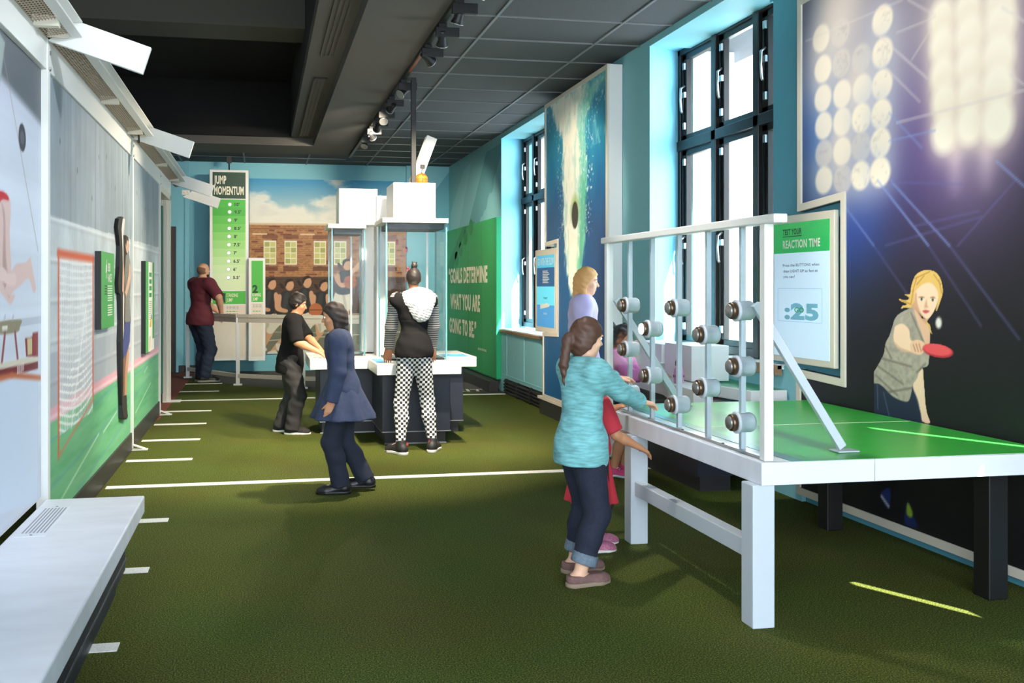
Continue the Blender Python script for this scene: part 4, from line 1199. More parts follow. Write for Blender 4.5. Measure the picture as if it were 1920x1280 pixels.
# ---- ping-pong picture
XP = 3.69
out = [(3.93, .055), (3.93, 3.56), (6.121, 3.50), (6.121, 2.02), (5.612, 2.058), (5.612, .905), (6.135, .925), (6.135, .055)]
t = thing('table_tennis_picture', 'huge dark picture of stadium lights above a blonde table tennis player', 'picture', (3.72, 5.0, .05))
m = MB(); m.prism(out, 'x', XP + .01, XP + .05); m.build('backing', M['charcoal'], t)
m, inn = frame_ring(out, .05, XP - .012, XP + .012)
m.build('frame_rim', M['cream_metal'], t, .003)
S = Sheet(3.92, 6.14, .05, 3.56, .010, .010, (24, 24, 27))
U, V = S.U, S.V
nn = S.noise((3, 3), 77, 4)
def pxp(pts): return pts
W = np.clip((V - 1.7) / 1.5, 0, 1)
S.blend(np.clip((V - 1.35 + (U - 4.8) * .25) / 1.5, 0, 1) * .9, (56, 50, 72))
S.glow(4.65, 2.55, .75, .75, (98, 70, 158), .85); S.glow(5.75, 2.55, .42, .95, (28, 92, 186), .95); S.glow(5.5, 1.95, .35, .35, (30, 60, 150), .8)
S.glow(5.3, 2.6, .3, .5, (92, 96, 180), .6); S.glow(4.9, 3.1, .5, .5, (96, 100, 140), .6)
bm_ = [(4.583, 2.169), (4.355, 2.109)]
for b in bm_:
    k = np.exp(-((U - b[0] + 0 * V) / (.06 + .03 * np.clip(V - 2.0, 0, 1))) ** 2) * np.clip((V - 1.95) / .3, 0, 1) * np.clip((2.75 - V) / .25, 0, 1)
    S.blend(k * .95, (186, 158, 196))
haze = (226, 214, 204)
for (u, v, ru, rv, a) in [(5.661, 3.294, 0.42, 0.55, 0.95), (5.435, 2.745, 0.17, 0.22, 0.9), (5.621, 2.421, 0.14, 0.2, 0.8), (5.843, 2.953, 0.2, 0.3, 0.5), (5.49, 2.537, 0.42, 0.5, 0.55), (5.721, 2.225, 0.3, 0.22, 0.55), (4.476, 2.847, 0.36, 0.75, 0.92), (4.411, 2.495, 0.34, 0.42, 0.9), (4.628, 3.061, 0.4, 0.5, 0.8), (5.148, 3.022, 0.25, 0.4, 0.35)]:
    S.glow(u, v, ru, rv, haze, a * (.95 if u > 5.0 else .5), 2.2)
cen = (246, 236, 218)
big = [(4.688, 2.978, 1), (4.491, 2.969, 1), (4.269, 2.936, 1), (4.685, 2.829, 1), (4.477, 2.823, 1.1), (4.262, 2.832, 1.05), (4.68, 2.664, 1), (4.477, 2.666, 1.05), (4.275, 2.674, 1.1), (4.668, 2.514, 1), (4.472, 2.511, 1), (4.282, 2.515, 1.1), (4.668, 2.341, 1), (4.477, 2.357, 1), (4.282, 2.344, 1.1)]
for u, v, r in big:
    S.glow(u, v, .135 * r, .15 * r, (236, 218, 200), .7, 3); S.ell(u, v, .098 * r, .108 * r, (252, 244, 228), soft=.03)
sm = [(5.847, 3.161, 1), (5.631, 3.144, 0), (5.202, 3.107, 2), (5.825, 2.951, 1), (5.62, 2.943, 0), (5.409, 2.924, 0), (5.202, 2.911, 2), (5.825, 2.756, 1), (5.61, 2.742, 1), (5.399, 2.731, 1), (5.205, 2.72, 2), (5.818, 2.572, 1), (5.61, 2.563, 1), (5.409, 2.553, 2), (5.211, 2.542, 2), (5.814, 2.386, 0), (5.61, 2.371, 1), (5.409, 2.373, 0), (5.22, 2.369, 2), (5.814, 2.208, 1), (5.604, 2.191, 0), (5.415, 2.194, 2), (5.224, 2.193, 2)]
for u, v, c in sm:
    if c == 2: S.glow(u, v, .16, .16, (190, 200, 220), .5, 2)
    S.ell(u, v, .098, .092, (cen if c else (212, 206, 202)), soft=.012, alpha=(.8, .85, 1)[c])
    if c != 1: S.blend((np.hypot(U - u, V - v) < .08) * np.clip((S.noise((30, 30), int(u * 100) % 50, 2) - .55) * 4, 0, 1) * .22, (150, 146, 150))
for a, b, w, c in [((5.599, 2.03), (5.285, 1.751), 0.004, 1), ((5.248, 2.146), (4.796, 1.731), 0.006, 1), ((5.121, 2.127), (4.628, 1.723), 0.005, 1), ((4.562, 1.721), (4.162, 2.028), 0.003, 0), ((4.288, 2.139), (4.108, 1.994), 0.005, 1), ((5.069, 2.466), (4.108, 2.465), 0.005, 2), ((5.139, 2.369), (4.741, 2.368), 0.004, 1), ((5.266, 3.049), (4.804, 2.67), 0.005, 2), ((5.193, 2.833), (4.868, 2.552), 0.004, 2), ((5.139, 2.535), (4.851, 2.288), 0.004, 1), ((4.966, 3.16), (4.741, 3.008), 0.004, 2), ((4.249, 2.911), (4.108, 2.804), 0.004, 2), ((6.031, 3.188), (5.017, 3.175), 0.003, 2), ((5.069, 2.997), (4.741, 2.998), 0.003, 2), ((4.933, 2.808), (4.772, 2.942), 0.003, 2), ((4.193, 2.559), (4.108, 2.493), 0.004, 2), ((5.139, 2.123), (4.533, 2.048), 0.003, 0), ((4.916, 1.846), (4.408, 1.894), 0.003, 0), ((5.175, 1.746), (4.394, 1.863), 0.003, 0), ((4.628, 1.723), (4.137, 1.238), 0.004, 0), ((4.796, 1.731), (4.394, 1.294), 0.003, 0), ((5.285, 1.751), (4.9, 1.384), 0.003, 0)]:
    S.line(a, b, w, ((96, 96, 160), (130, 160, 226), (222, 214, 214))[c], .8)
S.ell(*[(4.712, 1.299)][0], .024, .030, (222, 220, 212))
# blue and lime shoes low down
S.poly([(5.219, 0.247), (5.129, 0.298), (5.134, 0.186), (5.173, 0.183)], (36, 52, 110)); S.line(*[(5.209, 0.233), (5.143, 0.187)], .012, (190, 190, 196))
S.poly([(4.97, 0.254), (4.924, 0.187), (4.888, 0.125), (4.998, 0.123)], (30, 44, 96)); S.poly([(4.97, 0.247), (4.929, 0.201), (4.942, 0.167), (4.98, 0.183)], (150, 180, 50))
M['print_p'] = print_mat('dark_picture_ink', .45, .3)
S.build('printed_picture', lambda U, V: (np.full(U.shape, XP), U, V), M['print_p'], t, flip=True, keep=S.sd(inn) < .03)
# the player, printed finer
S = Sheet(4.42, 5.28, .42, 1.60, .0055, .0055, (24, 24, 27))
hair = (222, 182, 104); hdk = (176, 128, 62); sk = (240, 206, 176); skd = (206, 158, 128)
g = lambda pts: pts
S.poly([(4.939, 1.504), (4.914, 1.553), (4.878, 1.58), (4.819, 1.594), (4.749, 1.587), (4.704, 1.558), (4.681, 1.511), (4.677, 1.463), (4.695, 1.418), (4.724, 1.364), (4.732, 1.37), (4.721, 1.433), (4.772, 1.464), (4.89, 1.431), (4.914, 1.398), (4.939, 1.375), (4.988, 1.377), (5.029, 1.369), (5.016, 1.388), (4.976, 1.398), (5.036, 1.414), (5.045, 1.429), (4.988, 1.421), (4.957, 1.434), (5.001, 1.454), (4.951, 1.459)], hair)
for a in [[(4.914, 1.544), (4.784, 1.583)], [(4.89, 1.512), (4.831, 1.56)], [(4.693, 1.511), (4.749, 1.567)], [(4.927, 1.471), (4.89, 1.552)], [(4.687, 1.465), (4.709, 1.535)], [(4.939, 1.406), (4.92, 1.479)], [(5.026, 1.421), (4.939, 1.397)]]: S.line(a[0], a[1], .005, hdk, .8)
S.poly([(4.842, 1.319), (4.784, 1.289), (4.772, 1.258), (4.758, 1.23), (4.795, 1.255), (4.825, 1.271)], hair)
S.poly([(4.911, 1.406), (4.89, 1.374), (4.842, 1.319), (4.791, 1.321), (4.813, 1.288), (4.819, 1.224), (4.807, 1.16), (4.842, 1.223), (4.89, 1.285), (4.927, 1.349), (4.939, 1.381)], skd)
S.poly([(4.908, 1.463), (4.878, 1.492), (4.831, 1.516), (4.772, 1.519), (4.729, 1.488), (4.713, 1.449), (4.724, 1.401), (4.747, 1.362), (4.772, 1.333), (4.795, 1.319), (4.825, 1.32), (4.86, 1.343), (4.89, 1.374), (4.911, 1.414)], sk)
S.poly([(4.908, 1.459), (4.89, 1.463), (4.884, 1.407), (4.854, 1.351), (4.819, 1.321), (4.854, 1.336), (4.893, 1.374), (4.911, 1.414)], skd, alpha=.6)
S.poly([(4.878, 1.439), (4.848, 1.444), (4.825, 1.438), (4.852, 1.434)], (150, 104, 66)); S.poly([(4.782, 1.438), (4.755, 1.444), (4.736, 1.437), (4.756, 1.435)], (150, 104, 66))
for p in [(4.85, 1.429), (4.758, 1.426)]: S.ell(*p, .016, .0085, (236, 226, 216)); S.ell(*p, .0085, .0085, (50, 44, 44))
S.poly([(4.809, 1.432), (4.8, 1.396), (4.791, 1.383), (4.814, 1.376), (4.831, 1.383)], skd, alpha=.55)
S.poly([(4.842, 1.362), (4.816, 1.368), (4.784, 1.362), (4.809, 1.35), (4.828, 1.351)], (198, 84, 92))
S.poly([(5.311, 0.912), (5.222, 0.907), (5.142, 0.869), (5.064, 0.836), (4.963, 0.835), (4.927, 0.917), (4.89, 0.856), (4.86, 0.795), (4.842, 0.741), (4.831, 0.63), (4.939, 0.572), (5.129, 0.583), (5.291, 0.558), (5.33, 0.77)], (34, 44, 66))
for a in [[(5.318, 0.85), (5.297, 0.739)], [(5.189, 0.864), (5.135, 0.726)], [(5.249, 0.9), (5.242, 0.755)], [(4.92, 0.917), (4.866, 0.802)]]: S.line(a[0], a[1], .004, (96, 112, 140), .8)
S.poly([(4.884, 1.002), (4.842, 1.038), (4.833, 0.99), (4.824, 0.911), (4.816, 0.84), (4.802, 0.786), (4.779, 0.735), (4.842, 0.734), (4.857, 0.779), (4.884, 0.856), (4.924, 0.921), (4.914, 0.959)], sk)
S.poly([(4.939, 1.377), (5.013, 1.355), (5.077, 1.32), (5.109, 1.26), (5.135, 1.208), (5.169, 1.164), (5.189, 1.094), (5.236, 1.031), (5.284, 0.975), (5.314, 0.911), (5.236, 0.91), (5.182, 0.89), (5.103, 0.848), (5.013, 0.831), (4.961, 0.838), (4.936, 0.891), (4.924, 0.937), (4.888, 0.977), (4.86, 1.032), (4.805, 1.049), (4.788, 1.082), (4.784, 1.225), (4.791, 1.273), (4.809, 1.16), (4.842, 1.239), (4.89, 1.317), (4.92, 1.373)], (168, 160, 146))
ng = S.noise((40, 40), 3, 3); sh = S.sd([(4.939, 1.377), (5.109, 1.26), (5.189, 1.094), (5.314, 0.911), (5.013, 0.831), (4.89, 0.977), (4.788, 1.082), (4.784, 1.225)]) < 0
S.c = np.where((sh & (np.abs(S.c[..., 0] - 168) < 3))[..., None], S.c * (.86 + .26 * ng)[..., None], S.c)
for a in [[(5.209, 1.067), (4.939, 1.038)], [(5.236, 1.014), (5.013, 0.932)], [(5.169, 1.138), (5.116, 1.074)], [(5.142, 0.869), (4.939, 0.915)], [(4.89, 1.01), (4.819, 1.064)], [(5.263, 0.959), (5.064, 0.861)], [(4.939, 1.348), (4.819, 1.16)]]: S.line(a[0], a[1], .010, (104, 98, 88), .6)
S.poly([(4.908, 1.367), (4.842, 1.307), (4.784, 1.257), (4.784, 1.178), (4.809, 1.16), (4.86, 1.254), (4.9, 1.325)], (222, 180, 150))
S.poly([(5.074, 1.268), (5.013, 1.282), (4.957, 1.25), (4.949, 1.205), (4.927, 1.186), (4.878, 1.195), (4.831, 1.173), (4.825, 1.143), (4.866, 1.115), (4.939, 1.12), (5.013, 1.125), (5.077, 1.152), (5.096, 1.193), (5.09, 1.244)], sk)
S.poly([(5.09, 1.177), (5.039, 1.146), (4.939, 1.126), (4.89, 1.121), (4.939, 1.115), (5.013, 1.123), (5.077, 1.151)], skd, alpha=.6)
S.poly([(4.944, 1.172), (4.89, 1.196), (4.833, 1.186), (4.819, 1.16), (4.831, 1.133), (4.866, 1.111), (4.905, 1.117), (4.939, 1.129)], (232, 190, 158))
for a in [[(4.92, 1.166), (4.902, 1.13)], [(4.896, 1.171), (4.878, 1.13)], [(4.872, 1.173), (4.854, 1.132)], [(4.842, 1.142), (4.819, 1.148)]]: S.line(a[0], a[1], .004, (150, 100, 76), .8)
pc = [(4.717, 1.144), (4.596, 1.158), (4.717, 1.182)]
S.ell(pc[0][0], pc[0][1], abs(pc[1][0] - pc[0][0]), abs(pc[2][1] - pc[0][1]), (178, 44, 58), rot=.04)
S.ell(pc[0][0] + .004, pc[0][1] + .006, abs(pc[1][0] - pc[0][0]) - .008, abs(pc[2][1] - pc[0][1]) - .006, (226, 84, 90), rot=.04)
S.build('player_print', lambda U, V: (np.full(U.shape, XP - .0012), U, V), M['print_p'], t, flip=True, keep=np.abs(S.c - np.array([24, 24, 27.])).sum(-1) > 14)

# ---- reaction time sign
t = sign_plate('reaction_time_sign', 'white sign screen with green header reading TEST YOUR REACTION TIME', 3.66, 5.65, 6.43, .965, 2.0, .06, (3.68, 6.0, .965))
fx = 3.658
m = MB(); m.box(fx - .002, 5.70, 1.735, fx + .002, 6.385, 1.945, 0); m.box(fx - .002, 5.70, 1.01, fx + .002, 6.385, 1.735, 1)
m.build('screen', [mat('screen_green', (18, 164, 80), .3, emit=.25), mat('screen_pale_blue', (196, 222, 242), .3, emit=.22)], t)
A = [(6.265, 1.864), (6.025, 1.852), (6.265, 1.77), (5.801, 1.769), (6.265, 1.64), (5.814, 1.635), (6.258, 1.599), (5.832, 1.6), (6.258, 1.561), (6.112, 1.559), (6.244, 1.277), (5.82, 1.297)]
sx = fx - .002
text('TEST YOUR', (sx, A[0][0], A[0][1]), (0, -1, 0), (0, 0, 1), .040, M['ink_black'], t, 'heading', width=A[0][0] - A[1][0], bold=.03)
m = MB(); m.box(sx - .001, A[1][0], A[0][1] - .016, sx, A[0][0], A[0][1] - .011); m.build('underline', M['ink_black'], t)
text('REACTION TIME', (sx, A[2][0], A[2][1]), (0, -1, 0), (0, 0, 1), .055, M['ink_white'], t, 'heading', width=A[2][0] - A[3][0], bold=.03)
for s, i in (('Press the BUTTONS when', 4), ('they LIGHT UP as fast as', 6), ('you can!', 8)):
    text(s, (sx, A[i][0], A[i][1]), (0, -1, 0), (0, 0, 1), .019, M['ink_black'], t, 'instruction_text', width=A[i][0] - A[i + 1][0], bold=.008)
pale = mat('pale_digit_blue', (112, 180, 204), .4, emit=.1)
text(':25', (sx, A[10][0], A[10][1]), (0, -1, 0), (0, 0, 1), .105, pale, t, 'countdown', width=A[10][0] - A[11][0], bold=.05)
text('GO', (sx - .001, A[10][0] - .13, A[10][1] + .045), (0, -1, 0), (0, 0, 1), .035, M['signgreen'], t, 'go_lettering', width=.12, bold=.02)
m = MB()
for (ya, yb, za, zb) in ((6.33, 5.78, 1.255, 1.257), (6.33, 5.78, 1.485, 1.487)): m.box(sx - .0008, yb, za, sx, ya, zb)
m.box(sx - .0008, 6.328, 1.255, sx, 6.33, 1.487); m.box(sx - .0008, 5.78, 1.255, sx, 5.782, 1.487)
m.build('countdown_box', pale, t)

# ================================================================ TABLE AND BUTTON SCREEN
TX0, TX1, TY0, TY1, TZ = 2.15, 3.665, 3.856, 5.955, .73
t = thing('game_table', 'white game table with a green table tennis top', 'table', (2.9, 4.9, 0))
m = MB()
m.box(TX0, TY0, TZ - .10, TX0 + .03, TY1, TZ); m.box(TX1 - .03, TY0, TZ - .10, TX1, TY1, TZ); m.box(TX0 + .03, TY0, TZ - .10, TX1 - .03, TY0 + .03, TZ); m.box(TX0 + .03, TY1 - .03, TZ - .10, TX1 - .03, TY1, TZ)
m.build('apron', M['bench'], t, .004)
m = MB(); m.box(TX0 + .03, TY0 + .03, TZ - .03, TX1 - .03, TY1 - .03, TZ - .001); m.build('tabletop', M['white'], t)
m = MB(); m.box(2.36, TY0 + .012, TZ - .0008, TX1 - .004, TY1 - .02, TZ + .0012)
m.build('playing_surface', mat('table_tennis_green', (58, 178, 66), .30, spec=.5, noise=.05, nscale=8), t)
m = MB(); m.box(2.30, TY0 + .012, TZ - .0006, 2.36, TY1 - .02, TZ + .0010); m.build('surface_edge', mat('green_glass_edge', (60, 140, 126), .3), t)
m = MB(); m.box(2.36, 4.895, TZ + .001, TX1 - .01, 4.905, TZ + .002); m.build('centre_line', M['ink_cream'], t)
m = MB(); m.box(2.697, TY0 - .0008, TZ - .10, 2.699, TY0 + .01, TZ); m.build('apron_joint', M['ink_grey'], t)
for (x, y, mt) in ((2.118, 3.875, 'steelpaint'), (2.118, 5.28, 'steelpaint'), (3.42, 4.02, 'black'), (3.42, 5.35, 'black')):
    m = MB(); m.box(x + .0, y, 0, x + .105, y + .105, .63); m.build('leg', M[mt], t, .005)
m = MB(); m.box(2.14, 3.98, .285, 2.205, 5.28, .365); m.build('stretcher', M['steelpaint'], t, .004)

sc = thing('button_screen', 'clear screen in a white frame carrying round push buttons', 'screen', (2.2, 4.9, TZ))
SX = 2.20
m = MB(); m.box(SX - .03, 3.79, 1.775, SX + .035, 5.93, 1.815); m.build('top_rail', M['white_metal'], sc, .006)
for y in (3.905, 5.86):
    m = MB(); m.box(SX - .022, y - .022, TZ + .001, SX + .022, y + .022, 1.776); m.build('post', M['white_metal'], sc, .003)
m = MB(); m.box(SX - .004, 3.93, TZ + .012, SX + .004, 5.835, 1.776); m.build('glass_pane', M['glass'], sc)
m = MB(); m.box(SX - .012, 3.93, TZ + .001, SX + .012, 5.835, TZ + .014); m.build('bottom_channel', M['alu'], sc)
for y in (4.05, 5.80):
    m = MB(); m.bar((SX + .025, y, 1.42), (2.662, y, .752), .03, .04); m.box(2.62, y - .04, TZ + .0025, 2.73, y + .04, TZ + .010)
    m.build('brace', M['steelpaint'], sc, .003)
bars_y = [5.545, 5.205, 4.845, 4.505, 4.155]
for y in bars_y:
    m = MB(); m.box(SX + .006, y - .013, TZ + .003, SX + .030, y + .013, 1.775); m.build('bar', M['steelpaint'], sc, .002)
lit = {(1, 1.262)}
btn = [(0, 1.385), (0, 1.118), (0, .852), (1, 1.257), (1, .988), (2, 1.385), (2, .864), (3, 1.258), (3, .991), (4, 1.387), (4, 1.127), (4, .865)]
M['cap'] = mat('steel_button_cap', (150, 146, 144), .35, metal=.7)
M['capring'] = mat('bronze_button_ring', (110, 90, 72), .3, metal=.8)
M['caplit'] = mat('lit_button_cap', (255, 255, 255), .3, emit=2.0)
for bi, z in btn:
    y = bars_y[bi]
    o = (SX, y, z)
    m = MB(); m.lathe([(.048, -.022), (.052, -.018), (.052, -.008), (.047, -.006), (.047, .055), (.040, .068), (.0, .068)], o, (1, 0, 0), n=28)
    body = m.build('button', M['steelpaint'], sc)
    m = MB(); m.lathe([(.0, -.046), (.036, -.046), (.040, -.042), (.041, -.020)], o, (1, 0, 0), n=28); m.build('ring', M['capring'], body)
    m = MB(); m.lathe([(.0, -.056), (.028, -.056), (.031, -.050), (.031, -.044)], o, (1, 0, 0), n=28); m.build('cap', M['caplit'] if (bi, z) == (1, 1.257) else M['cap'], body)
for y in (4.3, 4.75, 5.2):
    m = MB(); m.lathe([(.008, 0), (.006, .003)], (SX - .006, y, TZ + .014), n=10); m.build('screw', M['blackmetal'], sc)

# ================================================================ WINDOW COUNTER BEHIND THE SCREEN
t = thing('window_counter', 'white stepped counter with a green top beneath the big window', 'counter', (3.2, 7.0, 0))
CZ = .76
m = MB()
m.prism([(3.42, 6.28), (3.70, 6.28), (3.70, 8.04), (3.26, 8.04), (3.26, 7.3)], 'z', CZ - .085, CZ)
m.build('counter_top', M['white'], t, .004)
m = MB(); m.prism([(3.43, 6.30), (3.69, 6.30), (3.69, 8.02), (3.28, 8.02), (3.28, 7.3)], 'z', CZ - .0005, CZ + .0015); m.build('green_top', mat('counter_green', (44, 150, 96), .3), t)
m = MB(); m.prism([(3.0, 6.32), (3.17, 6.36), (3.26, 7.3), (3.26, 8.1), (3.10, 8.1), (3.07, 7.0), (3.0, 6.75)], 'z', CZ - .10, CZ + .012); m.build('front_slab', M['white'], t, .004)
m = MB(); m.box(3.12, 6.5, .12, 3.40, 8.02, CZ - .10); m.build('base', M['navy'], t)
m = MB(); m.box(3.16, 6.55, 0, 3.40, 8.02, .12); m.build('toe_kick', M['charcoal'], t)
m = MB(); m.box(3.115, 6.49, .30, 3.125, 8.02, .308); m.build('metal_edge', M['alu'], t)
m = MB(); m.box(2.995, 8.02, .0, 3.26, 8.10, CZ + .02); m.build('end_panel', M['white'], t, .004)
t = thing('counter_box', 'larger white box on the window counter behind the screen', 'box', (3.3, 7.0, CZ))
m = MB(); m.box(3.24, 6.86, CZ + .013, 3.55, 7.35, CZ + .285); m.build('box', M['white'], t, .004)
t = thing('counter_box', 'longer white box at the far end of the window counter', 'box', (3.3, 7.6, CZ))
m = MB(); m.box(3.22, 7.37, CZ + .013, 3.50, 7.95, CZ + .27); m.build('box', M['white'], t, .004)
t = thing('water_bottle', 'pink water bottle with black sports cap on the white counter', 'bottle', (3.10, 6.78, CZ + .012))
bx, by, bz = 3.10, 6.78, CZ + .0125
m = MB(); m.lathe([(.034, 0), (.036, .006), (.036, .09), (.034, .105), (.024, .118), (.022, .135), (.0, .135)], (bx, by, bz), n=24); m.build('bottle', mat('pink_metal_bottle', (206, 132, 184), .35, noise=.15, nscale=40), t)
m = MB(); m.lathe([(.026, .132), (.027, .16), (.020, .172), (.0, .174)], (bx, by, bz), n=20); m.tube([(bx - .02, by, bz + .165), (bx - .012, by, bz + .19), (bx + .012, by, bz + .192), (bx + .022, by, bz + .165)], .006, 8); m.build('cap', M['black'], t)
m = MB()
for k in range(9):
    a = 2 * math.pi * k / 9
    m.box(bx + .0362 * math.cos(a) - .004, by + .0362 * math.sin(a) - .004, bz + .045, bx + .0362 * math.cos(a) + .004, by + .0362 * math.sin(a) + .004, bz + .062)
m.build('printed_pattern', mat('dark_plum_ink', (80, 50, 90), .5), t)
t = thing('flip_card', 'small chrome framed block in the pink-sleeved hand on the counter', 'block', (3.02, 6.98, CZ + .012))
m = MB(); m.box(3.01, 6.96, CZ + .013, 3.07, 7.03, CZ + .15); m.build('block', M['alu'], t, .004)
m = MB(); m.box(3.004, 6.975, CZ + .03, 3.011, 7.015, CZ + .135); m.build('card', M['ink_white'], t)

# ================================================================ PEOPLE
class Vox:
    def __init__(self, lo, hi, vs):
        self.lo = np.array(lo, float); self.vs = vs
        self.n = np.maximum(4, np.ceil((np.array(hi) - self.lo) / vs).astype(int) + 1)
        self.D = np.full(self.n, 0.09, np.float32)
        self.ax = [self.lo[i] + np.arange(self.n[i]) * vs for i in range(3)]
    def _sl(self, lo, hi):
        a = np.clip(np.floor((lo - self.lo) / self.vs).astype(int), 0, self.n); b = np.clip(np.ceil((hi - self.lo) / self.vs).astype(int) + 1, 0, self.n)
        return tuple(slice(i, j) for i, j in zip(a, b))
    def add(self, prim, k=0.02, infl=0.0, op='u'):
        fn, lo, hi = prim
        pad = infl + 0.05
        sl = self._sl(np.array(lo) - pad, np.array(hi) + pad)
        if any(s.stop <= s.start for s in sl): return
        X = self.ax[0][sl[0]][:, None, None]; Y = self.ax[1][sl[1]][None, :, None]; Z = self.ax[2][sl[2]][None, None, :]
        d = fn(X, Y, Z) - infl
        A = self.D[sl]
        if op == 'u':
            h = np.maximum(k - np.abs(A - d), 0) / k if k > 0 else 0
            self.D[sl] = np.minimum(A, d) - h * h * k * .25
        elif op == 's':
            h = np.maximum(k - np.abs(A + d), 0) / k
            self.D[sl] = np.maximum(A, -d) + h * h * k * .25
    def plane(self, p, n):
        """keep the side the normal points away from"""
        X = self.ax[0][:, None, None]; Y = self.ax[1][None, :, None]; Z = self.ax[2][None, None, :]
        d = (X - p[0]) * n[0] + (Y - p[1]) * n[1] + (Z - p[2]) * n[2]
        self.D = np.maximum(self.D, d.astype(np.float32))
    def ripple(self, amp, f):
        X = self.ax[0][:, None, None]; Y = self.ax[1][None, :, None]; Z = self.ax[2][None, None, :]
        self.D += (amp * (np.sin(X * f + Z * f * .6) * np.sin(Y * f * 1.1 - Z * f * .8) + .6 * np.sin(Z * f * 1.7 + X * f * .5 + 1.3))).astype(np.float32)
    def build(self, name, mats, parent, smooth=1):
        D = self.D.copy()
        for a in range(3):
            D[tuple(slice(None) if i != a else 0 for i in range(3))] = 0.09
            D[tuple(slice(None) if i != a else -1 for i in range(3))] = 0.09
        g = openvdb.FloatGrid(0.09)
        g.copyFromArray(D)
        pts, quads = g.convertToQuads(isovalue=0.0)
        pts = pts * self.vs + self.lo[None]
        me = bpy.data.meshes.new(name)
        me.from_pydata((pts - np.array(origin_of(parent))[None]).tolist(), [], quads[:, ::-1].tolist())
        bm = bmesh.new(); bm.from_mesh(me)
        for _ in range(smooth): bmesh.ops.smooth_vert(bm, verts=bm.verts, factor=.5, use_axis_x=True, use_axis_y=True, use_axis_z=True)
        bmesh.ops.recalc_face_normals(bm, faces=bm.faces)
        for f in bm.faces: f.smooth = True
        bm.to_mesh(me); bm.free()
        for m in (mats if isinstance(mats, (list, tuple)) else [mats]): me.materials.append(m)
        o = bpy.data.objects.new(name, me); COL.objects.link(o); o.parent = parent
        return o

def rcone(a, b, ra, rb):
    a = np.array(a, float); b = np.array(b, float); e = b - a; L = e @ e + 1e-9
    def fn(X, Y, Z):
        px, py, pz = X - a[0], Y - a[1], Z - a[2]
        t = np.clip((px * e[0] + py * e[1] + pz * e[2]) / L, 0, 1)
        return np.sqrt((px - e[0] * t) ** 2 + (py - e[1] * t) ** 2 + (pz - e[2] * t) ** 2) - (ra + (rb - ra) * t)
    r = max(ra, rb)
    return (fn, np.minimum(a, b) - r, np.maximum(a, b) + r)
def capcone(a, b, ra, rb):
    """like rcone but cut flat at b"""
    f, lo, hi = rcone(a, b, ra, rb)
    b = np.array(b, float); d = b - np.array(a, float); d /= np.linalg.norm(d) + 1e-9
    return (lambda X, Y, Z: np.maximum(f(X, Y, Z), (X - b[0]) * d[0] + (Y - b[1]) * d[1] + (Z - b[2]) * d[2]), lo, hi)
def ell(c, r, B):
    """ellipsoid; B rows = local axes"""
    c = np.array(c, float); B = np.array(B, float)
    def fn(X, Y, Z):
        p = (X - c[0], Y - c[1], Z - c[2])
        q = [p[0] * B[i][0] + p[1] * B[i][1] + p[2] * B[i][2] for i in range(3)]
        k0 = np.sqrt((q[0] / r[0]) ** 2 + (q[1] / r[1]) ** 2 + (q[2] / r[2]) ** 2)
        k1 = np.sqrt((q[0] / r[0] ** 2) ** 2 + (q[1] / r[1] ** 2) ** 2 + (q[2] / r[2] ** 2) ** 2)
        return k0 * (k0 - 1) / (k1 + 1e-9)
    R = max(r)
    return (fn, c - R, c + R)

def two_bone(a, t, l1, l2, hint):
    a = np.array(a, float); t = np.array(t, float); d = t - a; D = np.linalg.norm(d)
    if D > (l1 + l2) * .995:
        t = a + d / D * (l1 + l2) * .995; d = t - a; D = np.linalg.norm(d)
    u = d / D; x = (D * D + l1 * l1 - l2 * l2) / (2 * D); h = math.sqrt(max(l1 * l1 - x * x, 0))
    n = np.array(hint, float); n = n - u * (n @ u); n /= np.linalg.norm(n) + 1e-9
    return a + u * x + n * h, t

def nrm(v):
    v = np.array(v, float); return v / (np.linalg.norm(v) + 1e-9)

